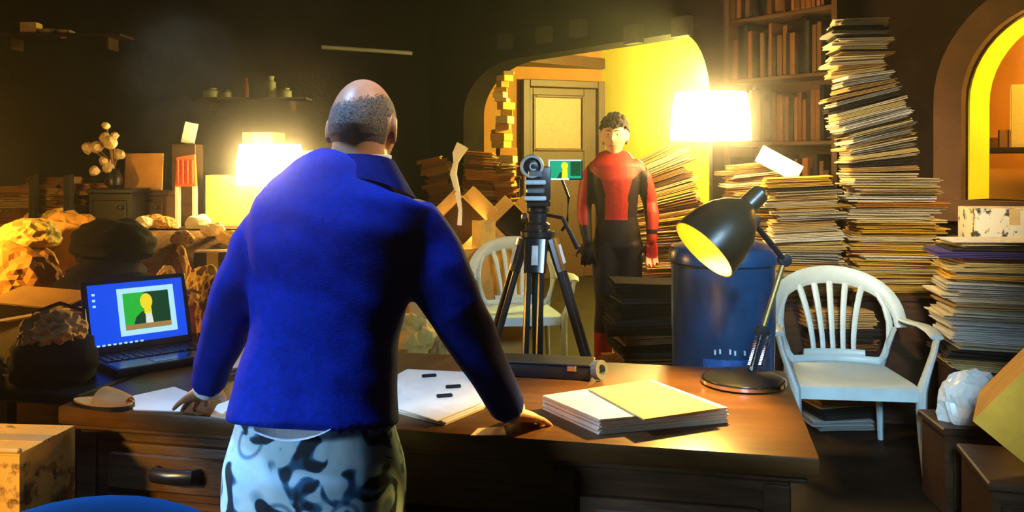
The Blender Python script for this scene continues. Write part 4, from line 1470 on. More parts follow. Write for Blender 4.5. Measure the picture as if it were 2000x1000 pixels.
# black leather case at the back of the desk
p = on(1050, 728, 0.76)
t = thing('black_case', 'flat black leather case at the back edge of the desk', 'case', (p.x, p.y, 0.7605), DANG)
obj('body', bx((0, 0, 0.022), (0.36, 0.15, 0.044), bev=0.012, seg=2), BLACKP, t)
obj('flap', bx((0, -0.02, 0.046), (0.355, 0.11, 0.006), bev=0.002), BLACKP, t)
obj('clasp', bx((0.12, -0.075, 0.036), (0.03, 0.008, 0.018), bev=0.002), CHROME, t)
p = on(1165, 742, 0.76)
o = obj('tape_roll', lt([(0.016, 0), (0.030, 0), (0.030, 0.022), (0.016, 0.022), (0.016, 0)], 24, None, False, False), GREYM, None, 30, (p.x, p.y, 0.792), (math.radians(80), 0, 0.8))
o.location.z = 0.791
tag(o, 'small shiny grey roll standing behind the thick paper stack', 'roll')
p = on(1298, 712, 0.76)

# ------------------------------------------------------------------ clutter on the left
crumple('crumpled_paper', 'big orange crumpled paper bag at the far left of the long table', 'paper', (-2.22, 3.92, 0.80), (0.34, 0.30, 0.26), 2, CRUMPO)
crumple('crumpled_paper', 'bright yellow crumpled paper on top of the orange bag', 'paper', (-2.21, 3.98, 1.045), (0.26, 0.22, 0.12), 3, CRUMPY)
crumple('crumpled_paper', 'flat tan crumpled wrapper behind the orange bag', 'paper', (-2.18, 4.3, 0.80), (0.40, 0.24, 0.36), 4, CRUMP)
crumple('black_garments', 'heap of black clothes piled on the long table behind the laptop', 'clothes', (-1.82, 3.90, 0.80), (0.40, 0.38, 0.20), 5, CLOTHK, amp=0.22, freq=2.2, cloth=True)
crumple('black_garments', 'folded black coat on top of the black clothes heap', 'clothes', (-1.82, 3.97, 0.985), (0.36, 0.32, 0.19), 8, CLOTHK, amp=0.2, freq=2.6, cloth=True)
crumple('crumpled_paper', 'small yellow paper ball behind the laptop lid', 'paper', at(312, 562, 3.48) + Vector((0, 0, -0.09)) if False else Vector((-1.50, 3.78, 0.80)), (0.115, 0.11, 0.17), 6, CRUMPY, amp=0.3)
crumple('crumpled_paper', 'orange paper wad beside the black clothes', 'paper', (-1.58, 4.1, 0.80), (0.13, 0.12, 0.22), 7, CRUMPO)
o = carton('black_box', 'small black box among crumpled paper left of the man\'s arm', (-1.36, 3.98, 0.80), (0.16, 0.14, 0.22), 0.2, (), BLACKP, closed=True)
for k, (x, y, z, sx, sy, sz, m, l) in enumerate((
        (-1.27, 3.42, 0.76, 0.19, 0.15, 0.15, CRUMP, 'brown crumpled wrapping paper right behind the laptop lid'),
        (-1.11, 3.30, 0.76, 0.15, 0.15, 0.22, CRUMP, 'taller brown paper crumple beside the man\'s left sleeve'),
        (-1.32, 3.74, 0.80, 0.16, 0.14, 0.17, CRUMPY, 'tan paper twist on the table edge under the black box'),
        (-0.99, 3.12, 0.76, 0.13, 0.11, 0.10, CRUMP, 'small brown paper wad near the man\'s left elbow'))):
    crumple('crumpled_paper', l, 'paper', (x, y, z), (sx, sy, sz), 20 + k, m, amp=0.4, freq=2.2)
# dark bag with tissue
def bag():
    t = thing('black_bag', 'open black bag stuffed with brown tissue, on the side table', 'bag', (-1.40, 2.66, 0.76), 0.3)
    b = crumple_bm((0.25, 0.24, 0.17), 33, 4, 0.16, 2.0, True, True)
    obj('body', b, CLOTHK, t, 60)
    ti = crumple_bm((0.17, 0.15, 0.09), 34, 4, 0.5, 2.4)
    bmesh.ops.translate(ti, verts=ti.verts[:], vec=(-0.0, -0.02, 0.125))
    obj('tissue', ti, CRUMP, t, 25)['label'] = 'crumpled brown tissue'
    obj('handle', lf([(-0.08, 0.06, 0.13), (-0.07, 0.08, 0.2), (0, 0.09, 0.225), (0.07, 0.08, 0.2), (0.08, 0.06, 0.13)], [0.007] * 5, 8), BLACKP, t)


bag()
crumple('cable_heap', 'dim tangle of brown cables on the side table\'s near corner', 'cables', (-1.62, 2.60, 0.76), (0.18, 0.18, 0.09), 36, mat('brown_cable', (0.16, 0.07, 0.03), 0.5, 0.4, 20, 0.3), amp=0.5, freq=3)
# paper piles on the sideboard
for k, (px, h_, w_, sd) in enumerate(((40, 0.26, 0.24, 81), (102, 0.30, 0.20, 82), (160, 0.24, 0.18, 83))):
    nm = ('leftmost', 'middle', 'rightmost')[k] + ' dim sideboard pile'
    pile('paper_bundle', 'the ' + nm, 'paper bundles on the sideboard', base(px, 5.45, 1.02), 0, h_, w_, 0.30, {'brown': 4, 'tan': 4, 'rust': 2}, sd, 0.02, 0.045, wob=6, what='paper bundle')
# dark plinth with dried flowers
def flowers():
    cabinet('plinth', 'dark square block on the sideboard carrying the dried flowers', base(232, 5.42, 1.02), (0.26, 0.24, 0.25), 0, BLACKP, 1, 'block')
    t = thing('dried_flowers', 'bunch of cream dried flowers in a dark vase on the sideboard', 'flowers', base(222, 5.42, 1.27))
    obj('vase', lt([(0.03, 0), (0.05, 0.02), (0.055, 0.06), (0.03, 0.11), (0.035, 0.12)], 20), BLACKP, t)
    rn = random.Random(9)
    CR = mat('dry_petal', (0.62, 0.48, 0.28), 0.8, 0.35, 20, 0.3)
    for k in range(16):
        tip = Vector((rn.uniform(-0.13, 0.10), rn.uniform(-0.08, 0.08), 0.08 + rn.uniform(0.0, 0.34)))
        if tip.z > 0.3:
            tip.x *= 0.35
        b = lf([(0, 0, 0.10), (tip.x * 0.4, tip.y * 0.4, 0.10 + (tip.z - 0.10) * 0.6), tip], [0.003] * 3, 5)
        st = obj('stem', b, mat('dry_stem', (0.24, 0.15, 0.06), 0.8, 0.3), t)
        b = crumple_bm((rn.uniform(0.04, 0.075),) * 3, 50 + k, 2, 0.5, 2.2, False)
        bmesh.ops.translate(b, verts=b.verts[:], vec=tip)
        obj('blossom', b, CR, st, 25)


flowers()
o = obj('brown_panel', bx((0, 0, 0.12), (0.24, 0.015, 0.24), bev=0.002), CARD, None, 30, base(280, 5.62, 1.25), (math.radians(-6), 0, 0.05))
tag(o, 'square brown cardboard panel leaning behind the dried flowers', 'panel')
cabinet('crate', 'dark crate behind the dried flowers on the sideboard', base(290, 5.64, 1.02), (0.34, 0.24, 0.228), 0, DARKWOOD, 1, 'crate')
# orange-red lantern box with white card
t = thing('lantern', 'orange-red box lantern on pale posts beside the glowing table lamp', 'lantern', base(364, 5.45, 1.02), 0.25)
for sx in (-1, 1):
    for sy in (-1, 1):
        obj('leg', bx((sx * 0.05, sy * 0.05, 0.13), (0.022, 0.022, 0.26), bev=0.003), CREAM, t)
b = bmesh.new()
prism(b, [(-0.06, -0.06), (0.06, -0.06), (0.06, 0.06), (-0.06, 0.06)], 0.26, 0.45)
for v in b.verts:
    if v.co.z > 0.4:
        v.co.x *= 0.86
        v.co.y *= 0.86
        v.co.z += v.co.x * 0.18
obj('body', b, REDP, t)
for k in range(4):
    obj('slat', bx((-0.042 + k * 0.028, -0.062, 0.35), (0.010, 0.012, 0.15), bev=0.002), REDP, t)
o = obj('white_card', bx((0, 0, 0.07), (0.085, 0.012, 0.14), bev=0.002), WHITEPAP, None, 30, at(364, 276, 5.55) , (0, math.radians(12), 0.1))
tag(o, 'narrow white card standing tilted above the orange-red lantern', 'card')
tag(obj('crate_block', bx((0, 0, 0.265), (0.16, 0.14, 0.53), bev=0.006), DARKWOOD, None, 30, base(366, 5.70, 1.02)), 'narrow dark block behind the orange-red lantern', 'block')
o.location = (base(366, 5.70, 0)[0], 5.70, 1.552)
o = obj('white_paper', crumple_bm((0.16, 0.10, 0.09), 91, 3, 0.3, 2, True), WHITEPAP, None, 25, base(388, 5.28, 1.02))
tag(o, 'crumpled white paper at the lantern\'s foot on the sideboard', 'paper')
# woven blanket over the sideboard front
b = bmesh.new()
x0, x1 = (300 - 1000) * 5.12 / F, (500 - 1000) * 5.12 / F
g = []
for j in range(16):
    row = []
    for i in range(31):
        u, v = i / 30, j / 15
        x = x0 + (x1 - x0) * u
        if v < 0.15:
            y, z = 5.25 - 0.13 * v / 0.15, 1.028
        elif v < 0.72:
            k_ = (v - 0.15) / 0.57
            y = 5.12 - 0.46 * k_
            z = 1.028 - 0.15 * k_ ** 1.3 + 0.014 * math.sin(u * 17 + 5 * v) * min(1, k_ * 3)
        else:
            y, z = 4.66 - 0.03 * math.sin(u * 19 + 2 * v) * (v - 0.72), 0.878 - (v - 0.72) / 0.28 * 0.34
        row.append(b.verts.new((x, y, z)))
    g.append(row)
for j in range(15):
    for i in range(30):
        b.faces.new((g[j][i], g[j][i + 1], g[j + 1][i + 1], g[j + 1][i]))
bmesh.ops.solidify(b, geom=b.faces[:], thickness=-0.008)
o = obj('woven_blanket', b, RUG, None, 60)
tag(o, 'brown woven blanket hanging over the sideboard front below the lamp', 'blanket')
cabinet('crate', 'dark crate under the brown woven blanket, before the sideboard', ((x0 + x1) / 2, 4.88, 0), (x1 - x0 - 0.04, 0.36, 0.83), 0, DARKWOOD, 2, 'crate')
# loose paper scraps, left to right
for k, (px, d_, z_, sz_, m_) in enumerate(((70, 5.28, 1.02, 0.16, CRUMPY), (112, 5.24, 1.02, 0.20, CRUMPY), (165, 5.26, 1.02, 0.15, CRUMP), (282, 5.30, 1.02, 0.12, CREAM), (300, 5.36, 1.02, 0.14, CRUMP), (322, 5.32, 1.02, 0.12, CRUMP),
                                           (356, 4.86, 0.97, 0.12, CRUMP), (418, 5.0, 1.0, 0.13, CREAM), (446, 4.88, 0.97, 0.12, CRUMPY))):
    nm_ = 'first|second|third|fourth|fifth|sixth|seventh|eighth|ninth'.split('|')[k]
    crumple('paper_scrap', 'small crumpled paper scrap, %s from the left along the lamp sideboard' % nm_, 'paper', base(px, d_, z_ + 0.008), (sz_, sz_ * 0.8, sz_ * 0.55), 110 + k, m_, amp=0.45, freq=1.9, group='paper scraps along the sideboard')
for k, px in enumerate((66, 134)):
    o = obj('wooden_post', bx((0, 0, 0.17), (0.045, 0.045, 0.34), bev=0.006), BLACKP, None, 30, base(px, 5.20, 1.02))
    tag(o, 'dark upright post on the sideboard, %s' % ('between the leftmost and middle paper piles' if k == 0 else 'between the middle and rightmost paper piles'), 'post')
# wall shelf with small dim things
t = thing('wall_shelf', 'dark wall shelf high behind the man\'s head, left', 'shelf', at(485, 190, 8.6))
obj('board', bx((0, 0.12, -0.012), (1.15, 0.26, 0.024), bev=0.003), DARKWOOD, t)
for x in (-0.4, 0.4):
    obj('bracket', bx((x, 0.14, -0.08), (0.03, 0.2, 0.11), bev=0.003), DARKWOOD, t)
pz = at(485, 190, 8.6)
SM = mat('dusty_grey_green', (0.20, 0.21, 0.15), 0.6, 0.4, 14, 0.2)
for k, (px, w_, h_, nm, lab, cat) in enumerate(((412, 0.16, 0.10, 'tin', 'low grey tin at the left end of the high wall shelf', 'tin'), (442, 0.10, 0.08, 'tin', 'second small grey tin on the high wall shelf', 'tin'),
                                          (480, 0.05, 0.20, 'bottle', 'thin tan bottle in the middle of the high wall shelf', 'bottle'), (527, 0.11, 0.22, 'jar', 'greenish jar on the high wall shelf', 'jar'), (556, 0.13, 0.10, 'tin', 'flat grey tin at the high shelf\'s end nearest the man', 'tin'))):
    r_ = w_ / 2
    b = lt([(r_ * 0.9, 0), (r_, 0.01), (r_, h_ * 0.7), (r_ * 0.6, h_ * 0.82), (r_ * 0.6, h_ * 0.9), (r_ * 0.68, h_ * 0.91), (r_ * 0.68, h_)], 18)
    o = obj(nm, b, SM if k != 2 else CARD, None, 35, ((px - 1000) * 8.7 / F, pz.y + 0.12, pz.z))
    tag(o, lab, cat)
# high left shelf with a brown box
t = thing('wall_shelf', 'dark wall shelf in the top left corner under the ceiling', 'shelf', at(110, 66, 8.0))
obj('board', bx((0, 0.12, -0.012), (1.2, 0.3, 0.024), bev=0.003), DARKWOOD, t)
for x in (-0.45, 0.45):
    obj('bracket', bx((x, 0.14, -0.08), (0.03, 0.2, 0.11), bev=0.003), DARKWOOD, t)
pz = at(110, 66, 8.0)
for k, (px, w_, h_, lab) in enumerate(((59, 0.14, 0.11, 'small tan carton on the top left corner shelf'), (95, 0.12, 0.05, 'flat grey carton beside the tan one, top left shelf'), (128, 0.10, 0.04, 'flattest carton at the inner end of the top left shelf'))):
    carton('carton', lab, ((px - 1000) * 8.1 / F, pz.y + 0.12, pz.z), (w_, 0.14, h_), 0.1, (), (CARD2, SM, SM)[k], closed=True)
# behind the desk, between the man's arm and the tripod
crate = cabinet('crate', 'dark crate behind the desk under the yellow paper bag', (-0.42, 3.85, 0), (0.50, 0.40, 0.55), 0.1, DARKWOOD, 1, 'crate')
crumple('crumpled_paper', 'crumpled yellow paper bag behind the desk, under the man\'s right arm', 'paper', (-0.43, 3.78, 0.55), (0.24, 0.22, 0.20), 41, CRUMPY, amp=0.42, freq=1.8)
crumple('crumpled_paper', 'small tan wrapper beside the yellow bag behind the desk', 'paper', (-0.29, 3.74, 0.55), (0.14, 0.12, 0.13), 42, CRUMP, amp=0.5)
carton('carton', 'small orange carton behind the yellow paper bag', (-0.46, 4.55, 0.60), (0.24, 0.2, 0.22), 0.5, (20, None, 60, None), CARD)
cabinet('crate', 'dark crate under the small orange carton', (-0.46, 4.55, 0), (0.4, 0.36, 0.6), 0.1, DARKWOOD, 1, 'crate')
# things seen in the hatch room
hp = wp(SB0 - 0.12, -0.80)
table('side_room_table', 'dark small table in the orange room beyond the hatch', (hp.x, hp.y, 0), (0.80, 0.36, 1.53), math.atan2(U.y, U.x), DARKWOOD)
rn = random.Random(12)
for k in range(7):
    q = wp(SB0 - 0.36 + 0.085 * k, -0.76 - 0.02 * (k % 3))
    b = bx((0, 0, 0.5), (1, 1, 1), bev=0.05)
    o = obj('packet', b, PAPER, None, 30, (q.x, q.y, 1.53), (0, 0, rn.uniform(-0.5, 0.5)))
    hh = (0.10, 0.16, 0.07, 0.12, 0.42, 0.2, 0.09)[k]
    o.scale = (0.06 if k != 4 else 0.09, 0.06, hh)
    cn = ('rust', 'brown', 'orange', 'brown', 'pale yellow', 'tan', 'rust')[k]
    o.color = (*PAL[cn], 1)
    tag(o, '%s packet, %s from the left on the hatch-room table' % (cn, 'first' if k == 0 else ORD[k]), 'packet', 'packets on the side-room table')
# pale crumpled bag under the mixed pile
crumple('plastic_bag', 'pale crumpled plastic bag at the foot of the mixed pile', 'bag', (1.90, 3.60, 0.36), (0.26, 0.18, 0.19), 44, mat('pale_plastic', (0.70, 0.68, 0.62), 0.3, 0.12, 9, 0.3), amp=0.4, freq=1.1)
cabinet('crate', 'dark crate under the pale plastic bag', (1.93, 3.62, 0), (0.34, 0.26, 0.36), -0.1, DARKWOOD, 1, 'crate')

# ------------------------------------------------------------------ people
def head_pts(bm, M, offset=0.0, keep=None, nu=72, nv=52, k=1.0, rough=0.0):
    rows = []
    for j in range(nv + 1):
        th = PI * j / nv
        row = []
        for i in range(nu):
            ph = 2 * PI * i / nu
            x, y, z = math.sin(th) * math.cos(ph), math.sin(th) * math.sin(ph), math.cos(th)
            t = max(0.0, -z)
            X, Y, Z = 0.0765 * x, 0.100 * y, 0.119 * z
            X *= 1 - 0.30 * t ** 1.6
            if y < 0:
                Y *= 1 - 0.34 * t
                if z > -0.2:
                    Y *= 1.04
            else:
                Y *= 0.93

                def g(x0, z0, sx, sz):
                    return math.exp(-((x - x0) / sx) ** 2 - ((z - z0) / sz) ** 2)
                Y += 0.026 * g(0, -0.20, 0.13, 0.12) + 0.012 * g(0, 0.0, 0.09, 0.2)
                for s in (-1, 1):
                    Y += -0.013 * g(s * 0.36, 0.05, 0.17, 0.10) + 0.006 * g(s * 0.3, 0.21, 0.25, 0.07) + 0.004 * g(s * 0.5, -0.2, 0.2, 0.2)
                Y += 0.007 * g(0, -0.46, 0.22, 0.045) + 0.007 * g(0, -0.57, 0.2, 0.045) - 0.004 * g(0, -0.515, 0.22, 0.03) + 0.010 * g(0, -0.82, 0.25, 0.13)
            v = Vector((X, Y, Z))
            if offset:
                o_ = offset(x, y, z) if callable(offset) else offset
                v += Vector((x, y, z)) * o_
            row.append((v * k, (x, y, z)))
        rows.append(row)
    V = [[None] * nu for _ in range(nv + 1)]
    top = bm.verts.new(M @ rows[0][0][0])
    bot = bm.verts.new(M @ rows[nv][0][0])
    for j in range(1, nv):
        for i in range(nu):
            V[j][i] = bm.verts.new(M @ rows[j][i][0])
    for i in range(nu):
        i2 = (i + 1) % nu
        bm.faces.new((top, V[1][i], V[1][i2]))
        bm.faces.new((V[nv - 1][i], bot, V[nv - 1][i2]))
        for j in range(1, nv - 1):
            bm.faces.new((V[j][i], V[j + 1][i], V[j + 1][i2], V[j][i2]))
    return rows


def head_shell(M, region, thick, k=1.0, nu=96, nv=64):
    """a cap of hair: faces of the head's surface inside region(x, y, z), lifted by thick(x, y, z)"""
    b = bmesh.new()
    head_pts(b, Matrix.Identity(4), lambda x, y, z: thick(x, y, z), nu=nu, nv=nv, k=k)
    kill = []
    for f in b.faces:
        c_ = f.calc_center_median() / k
        d = Vector((c_.x / 0.0765, c_.y / 0.1, c_.z / 0.119)).normalized()
        if not region(d.x, d.y, d.z):
            kill.append(f)
    bmesh.ops.delete(b, geom=kill, context='FACES')
    bmesh.ops.transform(b, matrix=M, verts=b.verts[:])
    return b


def ear(bm, M, s, k=1.0):
    r = bmesh.ops.create_uvsphere(bm, u_segments=20, v_segments=14, radius=1.0)
    for v in r['verts']:
        p = v.co
        q = Vector((p.x * 0.011, p.y * 0.021, p.z * 0.036))
        rr = math.hypot(p.y, p.z)
        if p.x * s > 0 and rr < 0.75:
            q.x -= s * 0.008 * (1 - rr / 0.75)
        q.y *= 1 + 0.15 * p.z
        v.co = q * k
    X = M @ T(s * 0.079 * k, -0.006 * k, -0.004 * k) @ R(s * 24, 'Z') @ R(-8, 'X')
    bmesh.ops.transform(bm, matrix=X, verts=r['verts'])


def hand(bm, M, side, curl=18, spread=7, sc=1.0):
    """wrist at the origin, fingers along +x, palm facing -z, thumb on side*y"""
    def P(x, y, z):
        return M @ Vector((x * sc, y * sc, z * sc))
    up = (M.to_3x3() @ Vector((0, 0, 1))).normalized()
    loft(bm, [P(-0.04, 0, 0), P(0, 0, 0), P(0.03, 0, 0.001), P(0.065, 0, 0.002), P(0.092, 0, 0.0)], [(0.026 * sc, 0.020 * sc), (0.028 * sc, 0.019 * sc), (0.036 * sc, 0.018 * sc), (0.042 * sc, 0.015 * sc), (0.040 * sc, 0.011 * sc)], 16, up=up, cap='round')
    for y, L, fs in ((0.031, 0.072, 1.0), (0.0105, 0.080, 1.04), (-0.0105, 0.075, 1.0), (-0.031, 0.060, 0.88)):
        y *= side
        a = math.radians(spread) * y / 0.031 * 1.0
        d = Vector((math.cos(a), math.sin(a), 0))
        p = Vector((0.078, y, 0.001))
        pts, z = [p.copy()], 0.0
        c_ = 0.0
        for q in (0.14 / 0.5 * 0.0 + 0.25, 0.42, 0.31, 0.27):
            c_ += math.radians(curl) * (0.2 if q == 0.25 else 1)
            p = p + (d * math.cos(c_) + Vector((0, 0, -math.sin(c_)))) * L * q
            pts.append(p.copy())
        loft(bm, [P(*q) for q in pts], [0.0100 * fs * sc, 0.0098 * fs * sc, 0.0092 * fs * sc, 0.0083 * fs * sc, 0.0070 * fs * sc], 10, up=up, cap='round')
    pts = [Vector((0.018, 0.020 * side, -0.004)), Vector((0.043, 0.044 * side, -0.009)), Vector((0.068, 0.060 * side, -0.012)), Vector((0.090, 0.068 * side, -0.016))]
    loft(bm, [P(*q) for q in pts], [0.015 * sc, 0.0125 * sc, 0.0105 * sc, 0.0085 * sc], 10, up=up, cap='round')


def eyes(root, M, k=1.0, brow=True, hair=HAIRD):
    for s in (-1, 1):
        b = bmesh.new()
        r = bmesh.ops.create_uvsphere(b, u_segments=16, v_segments=12, radius=0.0125 * k, matrix=M @ T(s * 0.029 * k, 0.0705 * k, 0.006 * k))
        e = obj('eye', b, EYEW, root, 60)
        b = bmesh.new()
        bmesh.ops.create_uvsphere(b, u_segments=12, v_segments=8, radius=0.0062 * k, matrix=M @ T(s * 0.029 * k, 0.0785 * k, 0.006 * k) @ Matrix.Diagonal((1, 0.75, 1, 1)))
        obj('iris', b, EYED, e, 60)
        if brow:
            b = lf([M @ (Vector((s * x, y, z)) * k) for x, y, z in ((0.012, 0.091, 0.026), (0.028, 0.088, 0.031), (0.044, 0.077, 0.027))], [(0.004 * k, 0.003 * k), (0.0045 * k, 0.003 * k), (0.002 * k, 0.002 * k)], 8, cap='round')
            obj('eyebrow', b, hair, root)


# ---- the man at the desk (seen from behind)
def man():
    fl = at(618, 317, 1.93)
    base_ = Vector((fl.x, fl.y, 0))

    def q(px, py, d):
        return at(px, py, d) - base_
    HM = T(*(q(710, 252, 2.08))) @ R(-13, 'Z') @ R(-6, 'X')
    body = bmesh.new()
    head_pts(body, HM)
    for s in (-1, 1):
        ear(body, HM, s)
    # neck
    nk = q(700, 385, 2.02)
    loft(body, [HM @ Vector((0, -0.018, -0.03)), HM @ Vector((0, -0.02, -0.085)), nk.lerp(HM @ Vector((0, -0.02, -0.085)), 0.45), nk], [(0.064, 0.066), (0.068, 0.066), (0.072, 0.066), (0.09, 0.06)], 20, up=Vector((0, 1, 0)))
    # trunk, legs
    loft(body, [q(700, 390, 2.02), q(672, 450, 2.01), q(648, 600, 1.97), q(630, 740, 1.94), q(618, 860, 1.92), q(618, 930, 1.92)],
         [(0.12, 0.07), (0.16, 0.085), (0.145, 0.08), (0.14, 0.08), (0.16, 0.09), (0.15, 0.09)], 20, up=Vector((0, 1, 0)), cap='round')
    lsh, lel, lwr = q(535, 425, 2.03), q(450, 600, 2.03), q(405, 760, 2.22)
    rsh, rel, rwr = q(812, 430, 2.03), q(880, 590, 2.00), q(1000, 808, 2.14)
    for a, e, w in ((lsh, lel, lwr), (rsh, rel, rwr)):
        loft(body, [a, a.lerp(e, 0.5), e, e.lerp(w, 0.3), e.lerp(w, 0.7), w], [0.052, 0.046, 0.038, 0.040, 0.032, 0.026], 14, cap='round', up=Vector((0, 1, 0)))
    hips = {}
    for s in (-1, 1):
        hp_, kn, an = Vector((s * 0.095, 0.0, 0.80)), Vector((s * 0.11, -0.01, 0.45)), Vector((s * 0.12, -0.05, 0.08))
        hips[s] = (hp_, kn, an)
        loft(body, [hp_, hp_.lerp(kn, 0.5), kn, kn.lerp(an, 0.3), an], [0.085, 0.075, 0.055, 0.055, 0.038], 16, cap='round', up=Vector((0, 1, 0)))
    # hands flat on the desk
    ld = (q(365, 790, 2.43) - lwr)
    lw_ = lwr.copy()
    zt = 0.76 + 0.022
    LM = T(lwr.x, lwr.y, lwr.z) @ Matrix.Rotation(math.radians(128), 4, 'Z') @ R(26, 'Y')
    hand(body, LM, -1, 4, 10, 1.0)
    RM = T(rwr.x, rwr.y, rwr.z) @ Matrix.Rotation(math.radians(56), 4, 'Z') @ R(20, 'Y')
    hand(body, RM, 1, 10, 9, 1.0)
    b = remesh(body, 0.0052, 2)
    root = obj('person', b, SKIN, None, 60, base_)
    tag(root, 'bald man in a blue jacket seen from behind, leaning both hands on the desk', 'person')
    eyes(root, HM, 1.0, True, STUB)
    # stubble
    rnd_ = random.Random(3)

    def reg(x, y, z):
        if abs(x) > 0.80 and -0.45 < z < 0.22 and -0.32 < y < 0.22:
            return False
        top_ = 0.40 + 0.16 * x - 0.14 * max(0, y) + 0.12 * x * x
        p_ = min(1, max(0, (top_ + 0.09 - z) / 0.18)) * min(1, max(0, (z + 0.62 - 0.35 * max(0, y + 0.2)) / 0.30)) * (1 if y < 0.22 else max(0, 1 - (y - 0.22) / 0.2))
        return rnd_.random() < p_ * 0.97
    obj('hair', head_shell(HM, reg, lambda x, y, z: 0.0016, 1.0, 230, 170), STUB, root, 60)['label'] = 'short grey stubble'
    # jacket
    j = bmesh.new()
    secs = [(322, 700, 66, .074, 2.05), (338, 692, 88, .088, 2.045), (354, 682, 110, .095, 2.035), (376, 674, 144, .104, 2.03), (402, 674, 176, .110, 2.02), (440, 668, 182, .118, 2.01), (500, 654, 170, .125, 2.0), (570, 645, 155, .125, 1.985),
            (640, 636, 146, .122, 1.965), (700, 627, 149, .126, 1.95), (760, 620, 155, .132, 1.94), (796, 615, 163, .142, 1.935), (824, 613, 168, .148, 1.93)]
    loft(j, [q(c_, y, d) for y, c_, hw_, hd, d in secs], [(hw_ * d / F, hd) for y, c_, hw_, hd, d in secs], 40, up=Vector((0, 1, 0)), power=2.35)
    def arm(pts):
        loft(j, [q(x, y, d) for x, y, d, r in pts], [r for x, y, d, r in pts], 20, up=Vector((0, 1, 0)), cap='flat')
    arm([(585, 425, 2.02, 0.055), (552, 440, 2.025, 0.080), (518, 490, 2.03, 0.083), (486, 545, 2.03, 0.074), (456, 602, 2.04, 0.064), (434, 660, 2.09, 0.055), (417, 712, 2.155, 0.047), (406, 750, 2.205, 0.043)])
    arm([(765, 425, 2.02, 0.055), (798, 440, 2.025, 0.080), (830, 490, 2.03, 0.084), (858, 545, 2.01, 0.079), (890, 605, 2.0, 0.068), (926, 670, 2.03, 0.058), (962, 737, 2.08, 0.050), (994, 800, 2.135, 0.045)])
    b = remesh(j, 0.0085, 3)
    for v in b.verts:      # wrinkles
        c_ = v.co
        n_ = noise.noise(Vector((c_.x * 7 + c_.z * 5, c_.y * 4, c_.z * 9))) * 0.0055 + noise.noise(Vector((c_.x * 22 + c_.z * 9, c_.y * 10, c_.z * 16))) * 0.0032
        fold = 0.0
        v.co += v.normal * n_ * min(1.0, max(0.15, (c_.z - 0.83) / 0.12))
    bmesh.ops.smooth_vert(b, verts=b.verts[:], factor=0.4, use_axis_x=True, use_axis_y=True, use_axis_z=True)
    jk = obj('jacket', b, JACKET, root, 60)
    # collar
    cpts = []
    for i in range(15):
        a = math.radians(-205 + 230 * i / 14)
        cc = q(706, 332, 2.055)
        cpts.append(cc + Vector((0.088 * math.cos(a), 0.078 * math.sin(a), -0.022 * (math.cos(a)) ** 2 + 0.012 * -math.sin(a) * 0.4)))
    col_ = bmesh.new()
    loft(col_, cpts, [(0.030, 0.0075)] * 15, 10, up=Vector((0, 0, 1)) if False else Vector((0, 1, 0.0)))
    bmesh.ops.delete(col_, geom=col_.verts[:], context='VERTS')
    for k in range(2):
        pass
    inner, outer_, top_ = [], [], []
    n_ = 32
    for i in range(n_ + 1):
        a = math.radians(-90 + (i / n_ - 0.5) * 250)
        d_ = Vector((math.cos(a), math.sin(a), 0))
        cc = q(702, 312, 2.06)
        back = max(0, -math.sin(a))
        zt_ = 0.018 * back - 0.012
        top_.append(cc + Vector((d_.x * 0.083, d_.y * 0.081, zt_ + 0.008)))
        outer_.append(cc + Vector((d_.x * (0.116 + 0.018 * abs(d_.x)), d_.y * 0.116, zt_ - 0.046 - 0.034 * d_.x * d_.x)))
        inner.append(cc + Vector((d_.x * 0.076, d_.y * 0.074, zt_ - 0.04)))
    vt = [[col_.verts.new(p_) for p_ in L_] for L_ in (inner, top_, outer_)]
    for r_ in range(2):
        for i in range(n_):
            col_.faces.new((vt[r_][i], vt[r_][i + 1], vt[r_ + 1][i + 1], vt[r_ + 1][i]))
    bmesh.ops.solidify(col_, geom=col_.faces[:], thickness=0.005)
    obj('collar', col_, JACKET, jk, 60)
    # white shirt: neck band and tail
    sh = bmesh.new()
    cc = q(703, 312, 2.06)
    r_ = lathe(sh, [(0.071, -0.05), (0.0735, -0.01), (0.0745, 0.010), (0.0705, 0.012), (0.068, -0.02)], 32, T(*cc))
    tail = []
    so = obj('shirt', sh, SHIRT, root, 50)
    tl = bmesh.new()
    g = []
    for jx in range(7):
        row = []
        for i in range(15):
            u = i / 14
            px_ = 496 + 150 * u
            py_ = 806 + (30 + 26 * math.sin(PI * min(1, 0.08 + u * 0.9)) ** 0.8) * jx / 6
            a = (px_ - 590) / 230
            row.append(tl.verts.new(q(px_, py_, 1.786 + 0.085 * (1 - jx / 6) ** 1.0 + 0.10 * (1 - math.sqrt(max(0.05, 1 - a * a))))))
        g.append(row)
    for jx in range(6):
        for i in range(14):
            tl.faces.new((g[jx][i], g[jx][i + 1], g[jx + 1][i + 1], g[jx + 1][i]))
    bmesh.ops.solidify(tl, geom=tl.faces[:], thickness=0.004)
    obj('shirt_tail', tl, SHIRT, root, 50)['label'] = 'white shirt tail under the jacket hem'
    for w, M_ in ((lwr, LM), (rwr, RM)):
        e = lel if w is lwr else rel
        b = lf([e.lerp(w, 0.92), e.lerp(w, 0.985)], [0.039, 0.037], 20)
        obj('shirt_cuff', b, SHIRT, root)
    # trousers
    tr = bmesh.new()
    loft(tr, [q(617, 790, 1.93), q(616, 830, 1.93), q(615, 900, 1.93), q(615, 985, 1.93)], [(0.165, 0.105), (0.176, 0.112), (0.198, 0.146), (0.203, 0.142)], 28, up=Vector((0, 1, 0)), cap='round', power=2.3)
